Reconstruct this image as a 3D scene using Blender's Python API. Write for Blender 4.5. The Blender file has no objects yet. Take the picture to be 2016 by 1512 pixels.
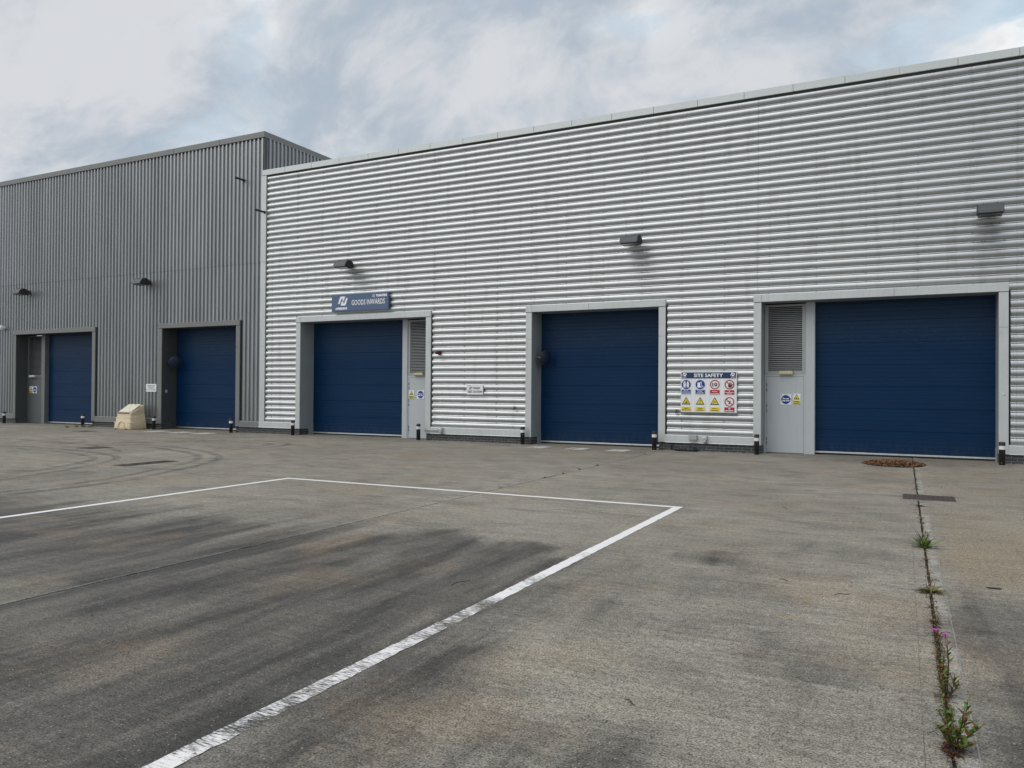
import bpy, math, random
from mathutils import Vector, Matrix
random.seed(7)
S = bpy.context.scene
R_ = math.radians
PI = math.pi

# ------------------------------------------------------------------ camera
cam = bpy.data.cameras.new('camera')
cam.sensor_fit = 'HORIZONTAL'; cam.sensor_width = 36.0; cam.lens = 1528.91/2016*36
cam.clip_start = 0.05; cam.clip_end = 4000
co = bpy.data.objects.new('camera', cam); S.collection.objects.link(co)
F = Vector((-0.45046455, 0.89274285, 0.0095864)); RT = Vector((0.89279202, 0.45041309, 0.00710285)); UP = Vector((-0.00202318, -0.01175825, 0.99992882))
M = Matrix(((RT.x, UP.x, -F.x, 0), (RT.y, UP.y, -F.y, 0), (RT.z, UP.z, -F.z, 1.5), (0, 0, 0, 1)))
co.matrix_world = M
S.camera = co
S.render.resolution_x = 1024; S.render.resolution_y = 768
S.render.engine = 'CYCLES'
S.view_settings.view_transform = 'Standard'; S.view_settings.look = 'None'
S.view_settings.gamma = 1.0; S.view_settings.use_curve_mapping = False
S.view_settings.exposure = 0.3

SUN_EL, SUN_AZ = 48.0, -132.0   # azimuth of the direction TO the sun, degrees from +X, counter-clockwise
# ------------------------------------------------------------------ world
world = bpy.data.worlds.new('World'); S.world = world; world.use_nodes = True

class NT:
    """small helper to write node trees as expressions"""
    def __init__(s, tree):
        s.t = tree; tree.nodes.clear()
    def n(s, typ, **kw):
        nd = s.t.nodes.new(typ)
        for k, v in kw.items(): setattr(nd, k, v)
        return nd
    def link(s, a, b): s.t.links.new(a, b)
    def put(s, sock, v):
        if isinstance(v, bpy.types.NodeSocket): s.link(v, sock)
        elif v is not None: sock.default_value = v
    def math(s, op, a, b=None, c=None, clamp=False):
        nd = s.n('ShaderNodeMath', operation=op, use_clamp=clamp)
        s.put(nd.inputs[0], a)
        if b is not None: s.put(nd.inputs[1], b)
        if c is not None: s.put(nd.inputs[2], c)
        return nd.outputs[0]
    def vmath(s, op, a, b=None, scale=None):
        nd = s.n('ShaderNodeVectorMath', operation=op)
        s.put(nd.inputs[0], a)
        if b is not None: s.put(nd.inputs[1], b)
        if scale is not None: s.put(nd.inputs[3], scale)
        return nd.outputs[1] if op in ('LENGTH', 'DOT_PRODUCT', 'DISTANCE') else nd.outputs[0]
    def mix(s, f, a, b, mode='MIX'):
        nd = s.n('ShaderNodeMix', data_type='RGBA', blend_type=mode)
        s.put(nd.inputs[0], f)
        for i, v in ((6, a), (7, b)):
            if isinstance(v, (tuple, list)) and len(v) == 3: v = (*v, 1)
            s.put(nd.inputs[i], v)
        return nd.outputs[2]
    def mapr(s, v, a, b, c=0., d=1., smooth=False):
        nd = s.n('ShaderNodeMapRange', interpolation_type='SMOOTHSTEP' if smooth else 'LINEAR')
        nd.clamp = True
        s.put(nd.inputs[0], v)
        for i, x in enumerate((a, b, c, d)): s.put(nd.inputs[i+1], x)
        return nd.outputs[0]
    def noise(s, vec, scale, detail=4., rough=.55, dist=0., w=None):
        nd = s.n('ShaderNodeTexNoise', noise_dimensions='3D')
        if vec is not None: s.link(vec, nd.inputs['Vector'])
        nd.inputs['Scale'].default_value = scale; nd.inputs['Detail'].default_value = detail
        nd.inputs['Roughness'].default_value = rough; nd.inputs['Distortion'].default_value = dist
        return nd.outputs[0]
    def voro(s, vec, scale, feature='F1'):
        nd = s.n('ShaderNodeTexVoronoi', feature=feature)
        s.link(vec, nd.inputs['Vector']); nd.inputs['Scale'].default_value = scale
        return nd.outputs['Distance'], nd.outputs['Color'] if feature == 'F1' else None
    def mapping(s, vec, loc=(0, 0, 0), rot=(0, 0, 0), sc=(1, 1, 1)):
        nd = s.n('ShaderNodeMapping'); s.link(vec, nd.inputs[0])
        nd.inputs[1].default_value = loc; nd.inputs[2].default_value = rot; nd.inputs[3].default_value = sc
        return nd.outputs[0]
    def sep(s, v):
        nd = s.n('ShaderNodeSeparateXYZ'); s.link(v, nd.inputs[0]); return nd.outputs
    def comb(s, x, y, z):
        nd = s.n('ShaderNodeCombineXYZ')
        for i, v in enumerate((x, y, z)): s.put(nd.inputs[i], v)
        return nd.outputs[0]

SKY_LOC = (4.4, 5.8, 0)
def build_world():
    N = NT(world.node_tree); ST = 0.1
    out = N.n('ShaderNodeOutputWorld'); bg = N.n('ShaderNodeBackground'); bg.inputs[1].default_value = ST
    sky = N.n('ShaderNodeTexSky', sky_type='NISHITA'); sky.sun_disc = False
    sky.sun_elevation = R_(SUN_EL); sky.sun_rotation = R_(90 - SUN_AZ)
    sky.air_density = 1.0; sky.dust_density = 2.0; sky.ozone_density = 1.5
    tc = N.n('ShaderNodeTexCoord').outputs['Generated']
    x, y, z = N.sep(tc)
    zz = N.math('ADD', N.math('MAXIMUM', z, 0.0), 0.62)
    p = N.comb(N.math('DIVIDE', x, zz), N.math('DIVIDE', y, zz), 0.0)
    p = N.mapping(p, loc=SKY_LOC, rot=(0, 0, R_(20)), sc=(1.75, 2.1, 1))
    warp = N.n('ShaderNodeTexNoise'); N.link(p, warp.inputs['Vector']); warp.inputs['Scale'].default_value = 1.0; warp.inputs['Detail'].default_value = 4
    pw = N.vmath('ADD', p, N.vmath('SCALE', N.vmath('SUBTRACT', warp.outputs['Color'], (.5, .5, .5)), scale=0.6))
    big = N.noise(pw, .85, 4, .5)
    mid = N.noise(pw, 2.4, 12, .60)
    puff = N.noise(N.vmath('ADD', pw, (3.1, 1.7, 0)), 5.2, 10, .62)
    d = N.math('ADD', N.math('MULTIPLY', big, .55), N.math('ADD', N.math('MULTIPLY', mid, .35), N.math('MULTIPLY', puff, .10)))
    # thick grey cloud bases, bright thin edges, pale blue gaps
    thick = N.mapr(d, .43, .525, 0, 1, True)
    cover = N.mapr(d, .36, .46, 0, 1, True)
    lum = N.math('ADD', N.math('MULTIPLY', N.noise(pw, 1.25, 6, .55), .66), N.math('MULTIPLY', puff, .34))
    base = N.mix(N.mapr(lum, .43, .57, 0, 1, True), (.385, .45, .525), (.61, .625, .655))
    bright = N.mix(N.mapr(N.math('ADD', N.math('MULTIPLY', mid, .5), N.math('MULTIPLY', puff, .5)), .42, .57, 0, 1, True), (.54, .64, .73), (.93, .93, .915))
    cl = N.mix(thick, bright, base)
    low = N.mapr(z, .09, .25, 1, 0, True)
    cl = N.mix(N.math('MULTIPLY', low, .75), cl, N.mix(N.mapr(N.math('ADD', N.math('MULTIPLY', mid, .5), N.math('MULTIPLY', puff, .5)), .43, .57, 0, 1, True), (.55, .68, .79), (.95, .955, .95)))
    sk = N.mix(.62, N.vmath('SCALE', sky.outputs[0], scale=ST), (.48, .65, .77))
    c = N.mix(N.mapr(cover, 0, 1, .35, 1.0), sk, cl)
    N.link(N.vmath('SCALE', c, scale=.90/ST), bg.inputs[0]); N.link(bg.outputs[0], out.inputs[0])
build_world()

sl = bpy.data.lights.new('sun', 'SUN'); sl.energy = 1.25; sl.angle = R_(62); sl.color = (1, .96, .9)
so = bpy.data.objects.new('sun', sl); S.collection.objects.link(so)
sd = Vector((math.cos(R_(SUN_EL))*math.cos(R_(SUN_AZ)), math.cos(R_(SUN_EL))*math.sin(R_(SUN_AZ)), math.sin(R_(SUN_EL))))
so.rotation_euler = (-sd).to_track_quat('-Z', 'Y').to_euler()
so.location = (-20, -20, 30)

# ------------------------------------------------------------------ materials
MATS = {}
def new_mat(name):
    m = bpy.data.materials.new(name); m.use_nodes = True; MATS[name] = m
    N = NT(m.node_tree)
    out = N.n('ShaderNodeOutputMaterial'); b = N.n('ShaderNodeBsdfPrincipled'); N.link(b.outputs[0], out.inputs[0])
    return m, N, b, out
def pos(N): return N.n('ShaderNodeNewGeometry').outputs['Position']
def bump(N, b, h, strength=.3, dist=.01):
    nd = N.n('ShaderNodeBump'); nd.inputs['Strength'].default_value = strength; nd.inputs['Distance'].default_value = dist
    N.link(h, nd.inputs['Height']); N.link(nd.outputs[0], b.inputs['Normal'])

def painted(name, col, rough=.5, metal=0., var=.18, scale=2.0, grime=.25, bumpv=.0, spec=.5):
    """paint or plastic with uneven tone, fine grain and vertical grime"""
    m, N, b, _ = new_mat(name); P = pos(N)
    n1 = N.noise(P, scale, 6, .6)
    n2 = N.noise(N.mapping(P, sc=(6, 6, .7)), 2.2, 5, .6)
    f = N.math('ADD', N.math('MULTIPLY', N.math('SUBTRACT', n1, .5), var*2), 1.0)
    c = N.vmath('SCALE', (*col,), scale=f)
    g = N.math('MULTIPLY', N.mapr(n2, .52, .78), grime)
    c = N.mix(g, c, tuple(x*.45+.01 for x in col))
    N.link(c, b.inputs['Base Color'])
    N.link(N.math('ADD', N.math('MULTIPLY', n1, .18), rough-.09), b.inputs['Roughness'])
    b.inputs['Metallic'].default_value = metal; b.inputs['Specular IOR Level'].default_value = spec
    if bumpv: bump(N, b, N.noise(P, 60, 3), bumpv, .004)
    return m

def m_silver():
    m, N, b, _ = new_mat('silver_cladding'); P = pos(N)
    n1 = N.noise(N.mapping(P, sc=(.25, 1, 1.3)), 1.4, 6, .6)
    n2 = N.noise(N.mapping(P, sc=(1.2, 1, .15)), 3.5, 6, .65)
    x, y, z = N.sep(P)
    # slight tone step between neighbouring sheets
    cell = N.n('ShaderNodeTexWhiteNoise', noise_dimensions='2D')
    N.link(N.comb(N.math('FLOOR', N.math('DIVIDE', N.math('ADD', x, 19.56), 5.4367)), N.math('FLOOR', N.math('DIVIDE', N.math('SUBTRACT', z, .41), .94)), 0), cell.inputs['Vector'])
    k = N.math('ADD', N.math('ADD', N.math('MULTIPLY', n1, .20), .88), N.math('MULTIPLY', cell.outputs[0], .035))
    c = N.vmath('SCALE', (.515, .532, .54), scale=k)
    g = N.math('MULTIPLY', N.mapr(n2, .52, .76), .50)
    c = N.mix(g, c, (.30, .30, .285))
    N.link(c, b.inputs['Base Color']); b.inputs['Metallic'].default_value = .86
    N.link(N.math('ADD', N.math('MULTIPLY', n1, .14), .31), b.inputs['Roughness'])
    bump(N, b, N.noise(N.mapping(P, sc=(.6, 1, 3)), 1.5, 2), .06, .01)
    return m

def m_dark_clad():
    m, N, b, _ = new_mat('dark_cladding'); P = pos(N)
    n1 = N.noise(N.mapping(P, sc=(2, 2, .25)), 1.5, 6, .6); n2 = N.noise(P, 22, 3, .6)
    cell = N.n('ShaderNodeTexWhiteNoise', noise_dimensions='2D'); x, y, z = N.sep(P)
    N.link(N.comb(N.math('FLOOR', N.math('DIVIDE', N.math('ADD', x, 50.04), .9475)), N.math('GREATER_THAN', z, 5.88), 0), cell.inputs['Vector'])
    c = N.vmath('SCALE', (.315, .325, .328), scale=N.math('ADD', N.math('ADD', N.math('MULTIPLY', n1, .5), .70), N.math('MULTIPLY', cell.outputs[0], .11)))
    c = N.mix(N.math('MULTIPLY', N.mapr(n2, .6, .75), .12), c, (.20, .20, .18))
    N.link(c, b.inputs['Base Color']); b.inputs['Metallic'].default_value = .72
    N.link(N.math('ADD', N.math('MULTIPLY', n1, .15), .30), b.inputs['Roughness'])
    return m

def m_door():
    m, N, b, _ = new_mat('navy_door_steel'); P = pos(N)
    n1 = N.noise(N.mapping(P, sc=(.5, 1, 1.5)), 1.6, 5, .6)
    c = N.mix(N.mapr(n1, .3, .7), (.0006, .0215, .068), (.0012, .0260, .078))
    x, y, z = N.sep(P)
    # settled dust on the upper sections, chalky scuffs at their lower edge
    dust = N.mapr(z, 2.35, 3.3, 0, 1, True)
    sp = N.noise(N.mapping(P, sc=(1, 1, 2.2)), 30, 5, .7)
    dz = N.math('MULTIPLY', dust, N.mapr(sp, .35, .75, .05, .22))
    c = N.mix(dz, c, (.075, .10, .11))
    sc = N.math('MULTIPLY', N.mapr(N.noise(N.mapping(P, sc=(1, 1, 3)), 9, 6, .75), .60, .72), N.math('MULTIPLY', N.mapr(z, 2.65, 2.8, 0, 1), N.mapr(z, 3.1, 3.2, 1, 0)))
    c = N.mix(N.math('MULTIPLY', sc, .30), c, (.22, .24, .24))
    dirt = N.math('MULTIPLY', N.mapr(z, .08, .5, .32, 0, True), N.mapr(N.noise(N.mapping(P, sc=(4, 1, 1)), 3, 6, .7), .4, .65))
    c = N.mix(dirt, c, (.06, .062, .058))
    N.link(c, b.inputs['Base Color']); b.inputs['Specular IOR Level'].default_value = .17
    N.link(N.mapr(sp, .2, .8, .30, .46), b.inputs['Roughness'])
    bump(N, b, N.noise(N.mapping(P, sc=(1, 1, 1.6)), 45, 3, .6), .35, .004)
    return m

STAINS = [(-5.8, 5.0, 2.0, .7, .5), (-3.6, 2.0, 3.0, 1.0, .9), (-6.5, 2.6, 3.5, 1.2, .8), (-3.9, 6.3, 1.5, .95, .85), (-3.3, 4.8, 1.35, 1.3, .75), (-2.95, 3.1, 1.3, 1.4, .9), (-4.6, 2.5, 1.8, 1.6, .85), (-7.4, 3.9, 2.3, 1.45, .85),
          (-1.5, 2.8, 1.1, .75, .45), (-1.5, 7.1, .5, .38, .5), (.9, 5.6, .9, 1.5, .62), (.8, 3.9, .75, .9, .6), (-9.2, 5.0, 1.6, .7, .5), (-8.3, 6.9, .8, .3, .45),
          (-13.5, 8.2, 2.2, 1.1, .3), (-.6, 8.1, .55, .4, .35), (-1.2, 6.0, .8, .45, .3), (-.45, 4.6, .5, .5, .35), (-16, 11.5, 2.5, 1.0, .22), (-2.1, 5.0, .5, .9, .4), (-.2, 18.9, 2.2, .6, .25)]
PALE = [(-1.75, 4.25, .5, .55, .6), (-1.3, 3.75, .5, .35, .5), (.62, 8.0, .5, 1.0, .55), (-5.9, 3.4, .9, .35, .45), (-3.35, 7.9, 2.0, .8, .3), (-.4, 3.2, .5, .5, .4), (-5.2, 3.2, .8, .3, .35)]
def ellipses(N, P, lst, warp):
    tot = None
    for (cx, cy, rx, ry, s) in lst:
        v = N.vmath('MULTIPLY', N.vmath('SUBTRACT', warp, (cx, cy, 0)), (1/rx, 1/ry, 0))
        e = N.mapr(N.vmath('LENGTH', v), .45, 1.25, s, 0, True)
        tot = e if tot is None else N.math('MAXIMUM', tot, e)
    return tot
def m_concrete():
    m, N, b, _ = new_mat('weathered_concrete'); P = pos(N)
    w1 = N.n('ShaderNodeTexNoise'); N.link(P, w1.inputs['Vector']); w1.inputs['Scale'].default_value = 1.1; w1.inputs['Detail'].default_value = 6; w1.inputs['Roughness'].default_value = .6
    warp = N.vmath('ADD', P, N.vmath('SCALE', N.vmath('SUBTRACT', w1.outputs['Color'], (.5, .5, .5)), scale=1.7))
    X_, Y_, _z = N.sep(warp)
    left = N.math('MULTIPLY', N.mapr(X_, -3.3, -1.6, 1, 0, True), N.mapr(Y_, 4.4, 8.2, 1.15, 0, True))
    right = N.math('MULTIPLY', N.mapr(X_, .15, .6, 0, 1), N.mapr(Y_, 5.4, 7.2, .85, 0, True))
    dark = N.math('MAXIMUM', ellipses(N, P, STAINS, warp), N.math('MAXIMUM', left, right)); pale = ellipses(N, P, PALE, warp)
    broad = N.noise(P, .28, 6, .58); med = N.noise(N.mapping(P, sc=(1, 1.5, 1)), 1.3, 8, .62, .4)
    streak = N.noise(N.mapping(P, rot=(0, 0, R_(8)), sc=(.45, 3.2, 1)), 1.2, 7, .65)
    brush = N.noise(N.mapping(P, rot=(0, 0, R_(3)), sc=(3.0, 42, 1)), 1.0, 4, .6)
    drift = N.noise(N.mapping(P, rot=(0, 0, R_(4)), sc=(2.4, .42, 1)), 1.0, 8, .66, .25)
    fine = N.noise(N.mapping(P, rot=(0, 0, R_(2)), sc=(1.0, 5.5, 1)), 2.2, 8, .72)
    smear = N.noise(N.mapping(P, rot=(0, 0, R_(-6)), sc=(7, .9, 1)), 1.0, 6, .6)
    c = N.mix(N.mapr(broad, .36, .64), (.250, .228, .187), (.352, .326, .278))
    c = N.mix(N.mapr(streak, .35, .68, 0, .6), c, (.225, .207, .175))
    c = N.mix(N.math('MULTIPLY', N.mapr(med, .47, .66), .6), c, (.145, .134, .118))
    c = N.vmath('SCALE', c, scale=N.mapr(fine, .30, .70, .72, 1.24))
    # trafficked, darker yard towards the lower left
    blot = N.math('ADD', N.math('MULTIPLY', med, .45), N.math('MULTIPLY', drift, .55))
    dd = N.math('MULTIPLY', N.mapr(N.math('ADD', dark, N.math('MULTIPLY', N.math('SUBTRACT', .5, blot), 2.2)), .0, .95, 0, 1, True), 1.0)
    c = N.mix(N.math('MULTIPLY', dd, .94), c, N.vmath('SCALE', N.mix(N.mapr(drift, .40, .62), (.040, .038, .036), (.135, .124, .108)), scale=N.math('MULTIPLY', N.mapr(fine, .3, .7, .82, 1.2), N.mapr(smear, .3, .7, .78, 1.25))))
    c = N.mix(N.math('MULTIPLY', pale, .55), c, (.34, .315, .255))
    tint = N.noise(N.mapping(P, loc=(7, 3, 1)), .8, 5, .6)
    c = N.mix(N.math('MULTIPLY', N.mapr(tint, .52, .68), .30), c, (.33, .24, .15))
    tan = N.math('MULTIPLY', N.math('MULTIPLY', N.mapr(N.math('ADD', N.sep(P)[0], N.math('MULTIPLY', N.math('SUBTRACT', med, .5), .9)), .22, .55, 0, 1), N.mapr(Y_, 6.6, 7.6, 0, 1, True)), N.mapr(Y_, 9.0, 12, 1, .15, True))
    c = N.mix(N.math('MULTIPLY', tan, N.mapr(fine, .3, .65, .35, .75)), c, N.vmath('SCALE', (.275, .215, .14), scale=N.mapr(streak, .3, .7, .75, 1.2)))
    x, y, z = N.sep(P)
    # dirt kept along the foot of the wall
    foot = N.math('MULTIPLY', N.mapr(y, 18.3, 19.9, 0, 1, True), N.mapr(streak, .3, .65, .9, .2))
    c = N.mix(N.math('MULTIPLY', foot, .6), c, (.115, .108, .098))
    # joint edges: bleached bands beside the weed joint
    dj = N.math('ABSOLUTE', N.math('SUBTRACT', x, .235))
    band = N.math('MULTIPLY', N.mapr(dj, .035, .06, 1, 0), N.mapr(N.noise(P, 3.2, 4, .6), .42, .62))
    c = N.mix(N.math('MULTIPLY', band, .62), c, (.42, .41, .37))
    dj1 = N.math('ABSOLUTE', N.math('ADD', x, 5.565))
    c = N.mix(N.math('MULTIPLY', N.mapr(dj1, .02, .055, .5, 0), N.mapr(med, .4, .6)), c, (.42, .40, .36))
    ed = N.math('ADD', N.math('SUBTRACT', x, -5.50), N.math('MULTIPLY', N.math('SUBTRACT', med, .5), .25))
    eb = N.math('MULTIPLY', N.math('MULTIPLY', N.mapr(ed, -.09, -.03, 0, 1), N.mapr(ed, .02, .16, 1, 0)), N.mapr(y, 5.2, 8.2, .85, 0))
    c = N.mix(eb, c, (.052, .050, .047))
    # old orange paint
    def blob(cx, cy, rx, ry, thr=.5):
        v = N.vmath('MULTIPLY', N.vmath('SUBTRACT', P, (cx, cy, 0)), (1/rx, 1/ry, 0))
        return N.math('MULTIPLY', N.mapr(N.vmath('LENGTH', v), .6, 1.1, 1, 0), N.mapr(N.noise(P, 24, 5, .75), thr-.05, thr+.08))
    op = N.math('MAXIMUM', blob(-.62, 5.98, .10, .22, .54), N.math('MAXIMUM', blob(-1.72, 5.85, .09, .06), blob(-.66, 5.52, .12, .05)))
    c = N.mix(N.math('MULTIPLY', op, .55), c, (.36, .20, .05))
    # grain and exposed aggregate
    g1 = N.noise(P, 95, 4, .75); g2 = N.noise(P, 26, 5, .7)
    gg = N.math('ADD', N.math('MULTIPLY', N.math('SUBTRACT', g1, .5), 5.2), N.math('ADD', N.math('MULTIPLY', N.math('SUBTRACT', g2, .5), 2.0), N.math('MULTIPLY', N.math('SUBTRACT', brush, .5), .55)))
    c = N.vmath('SCALE', c, scale=N.math('MAXIMUM', N.math('ADD', gg, 1.0), .25))
    vd, vc = N.voro(P, 60)
    pick = N.math('MULTIPLY', N.mapr(vd, .12, .20, 1, 0), N.mapr(N.sep(vc)[0], .80, .82))
    c = N.mix(N.math('MULTIPLY', pick, .75), c, (.62, .60, .55))
    pick2 = N.math('MULTIPLY', N.mapr(vd, .15, .30, 1, 0), N.mapr(N.sep(vc)[1], .91, .92))
    c = N.mix(N.math('MULTIPLY', pick2, .7), c, (.045, .042, .038))
    N.link(c, b.inputs['Base Color']); b.inputs['Specular IOR Level'].default_value = .3
    N.link(N.mapr(dark, 0, 1, .88, .62), b.inputs['Roughness'])
    hh = N.math('ADD', g1, N.math('ADD', g2, N.math('MULTIPLY', brush, .8)))
    bump(N, b, hh, .45, .006)
    return m

def m_decal(name, col, lo, hi, scale=9, stretch=(1, 1, 1), alpha=1., wear_y=None, rough=.75):
    """paint or rubber on concrete, worn through by noise (the slab shows in the gaps)"""
    m, N, b, out = new_mat(name); P = pos(N)
    n = N.noise(N.mapping(P, sc=stretch), scale, 7, .75)
    n2 = N.noise(P, 1.1, 4, .6)
    if wear_y:
        y = N.sep(P)[1]
        t = N.mapr(y, wear_y[0], wear_y[1], lo+.055, lo-.30)
        t = N.math('ADD', t, N.math('MULTIPLY', N.math('SUBTRACT', N.noise(P, 2.6, 5, .65), .5), .85))
        a = N.mapr(N.math('SUBTRACT', n, t), -.07, .09)
    else:
        a = N.mapr(N.math('ADD', n, N.math('MULTIPLY', N.math('SUBTRACT', n2, .5), .5)), lo, hi)
    a = N.math('MULTIPLY', a, alpha)
    c = N.vmath('SCALE', col, scale=N.mapr(N.noise(P, 40, 4, .7), .3, .7, .86, 1.06))
    N.link(c, b.inputs['Base Color']); b.inputs['Roughness'].default_value = rough
    tr = N.n('ShaderNodeBsdfTransparent'); mx = N.n('ShaderNodeMixShader')
    N.link(a, mx.inputs[0]); N.link(tr.outputs[0], mx.inputs[1]); N.link(b.outputs[0], mx.inputs[2]); N.link(mx.outputs[0], out.inputs[0])
    return m

def m_leaf(name, a, bcol, rough=.6, trans=.0):
    m, N, b, _ = new_mat(name); P = pos(N)
    oi = N.n('ShaderNodeNewGeometry').outputs['Random Per Island']
    N.link(N.mix(oi, a, bcol), b.inputs['Base Color']); b.inputs['Roughness'].default_value = rough
    b.inputs['Specular IOR Level'].default_value = .3
    return m

m_silver(); m_dark_clad(); m_door(); m_concrete()
painted('silver_trim', (.56, .58, .58), .45, .35, .14, 1.2, .3)
painted('coping_trim', (.58, .61, .60), .45, .30, .10, .8, .2)
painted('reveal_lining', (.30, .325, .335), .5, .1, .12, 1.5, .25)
painted('dark_trim', (.20, .205, .198), .5, .2, .12, 1.2, .3)
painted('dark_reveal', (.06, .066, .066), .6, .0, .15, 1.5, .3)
painted('door_grey', (.46, .49, .51), .5, .0, .07, 1.2, .18)
painted('door_dark_grey', (.115, .122, .125), .5, .0, .1, 1.2, .2)
painted('louvre_grey', (.36, .375, .37), .5, .2, .1, 2, .2)
painted('louvre_dark', (.16, .165, .165), .5, .2, .1, 2, .2)
painted('black_void', (.006, .006, .007), .9, 0, .1, 2, 0)
painted('core_wall', (.05, .05, .05), .9, 0, .1, 2, 0)
painted('rubber_seal', (.015, .015, .016), .8, 0, .1, 2, 0)
painted('aluminium', (.72, .73, .73), .35, .8, .1, 3, .2)
painted('lamp_grey', (.075, .082, .088), .5, .1, .12, 4, .2)
painted('lamp_cap', (.022, .024, .026), .55, 0, .12, 4, .2)
painted('lamp_glass', (.03, .03, .03), .15, 0, .1, 4, .1)
painted('bollard_black', (.012, .012, .013), .45, 0, .2, 5, .3, .1)
painted('bollard_band', (.72, .73, .74), .35, 0, .08, 5, .15)
painted('bin_plastic', (.60, .49, .32), .6, 0, .16, 5, .45, .1)
painted('bin_lid', (.72, .67, .54), .6, 0, .14, 6, .35, .1)
painted('sign_white', (.80, .81, .82), .35, 0, .04, 3, .06)
painted('sign_slate', (.085, .135, .235), .4, 0, .05, 3, .06)
painted('sign_navy', (.008, .035, .115), .4, 0, .05, 3, .06)
painted('sign_blue', (.004, .035, .26), .4, 0, .05, 3, .05)
painted('sign_red', (.42, .012, .022), .4, 0, .05, 3, .05)
painted('sign_yellow', (.75, .60, .02), .4, 0, .05, 3, .05)
painted('sign_black', (.012, .012, .012), .4, 0, .05, 3, 0)
painted('letter_white', (.92, .92, .92), .35, 0, .03, 3, .03)
painted('cream_plastic', (.56, .50, .33), .5, 0, .08, 6, .25)
painted('white_plastic', (.62, .62, .58), .4, 0, .08, 6, .3)
painted('grey_plastic', (.36, .40, .36), .5, 0, .08, 6, .25)
painted('red_plastic', (.12, .006, .012), .3, 0, .1, 6, .1)
painted('mirror_painted_reflection', (.001, .012, .042), .6, 0, .1, 3, .2)  # matte navy stands in for the blue door reflected in the mirror
painted('steel', (.30, .31, .31), .4, .8, .1, 6, .2)
painted('rust_steel', (.075, .055, .055), .7, .2, .25, 9, .5, .3)
painted('mortar', (.27, .265, .25), .9, 0, .2, 9, .3)
painted('soil', (.024, .019, .014), .95, 0, .4, 15, .3, .5)
painted('twig', (.05, .032, .022), .8, 0, .3, 15, .2)
painted('roof_sheet', (.3, .3, .3), .6, .2, .1, 2, .3)
painted('hose_black', (.01, .01, .011), .5, 0, .1, 2, 0)
def m_brick():
    m, N, b, _ = new_mat('blue_brick'); P = pos(N)
    r = N.n('ShaderNodeObjectInfo').outputs['Random']
    c = N.mix(r, (.030, .036, .040), (.062, .064, .066))
    c = N.vmath('SCALE', c, scale=N.mapr(N.noise(P, 40, 4, .7), .3, .7, .75, 1.3))
    N.link(c, b.inputs['Base Color']); b.inputs['Roughness'].default_value = .55
    bump(N, b, N.noise(P, 70, 3), .3, .004); return m
m_brick()
m_decal('white_line_paint', (.90, .88, .87), .30, .34, 14, alpha=.97)
m_decal('worn_line_paint', (.90, .88, .87), .42, .46, 10, stretch=(1.5, 9, 1), alpha=.96, wear_y=(4.6, 8.6))
m_decal('ghost_line_paint', (.50, .47, .36), .50, .66, 8, alpha=.40)
m_decal('white_block_paint', (.64, .65, .64), .30, .42, 9, alpha=.85)
m_decal('yellow_edge_paint', (.50, .38, .12), .47, .60, 12, alpha=.55)
m_decal('blue_paint', (.06, .08, .28), .46, .6, 9, alpha=.55)
m_decal('tyre_rubber', (.045, .043, .041), .34, .70, 3.2, stretch=(1, 1, 1), alpha=.40)
m_decal('wet_dark', (.02, .02, .02), .42, .52, 7, alpha=.8)
m_leaf('dead_leaf', (.085, .028, .010), (.35, .19, .10))
m_leaf('green_leaf', (.075, .15, .022), (.16, .25, .05))
m_leaf('olive_leaf', (.10, .11, .03), (.20, .18, .07))
m_leaf('red_leaf', (.16, .03, .02), (.22, .10, .03))
m_leaf('straw_leaf', (.20, .16, .08), (.33, .29, .16))
m_leaf('pink_petal', (.52, .06, .38), (.60, .14, .50))

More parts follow.
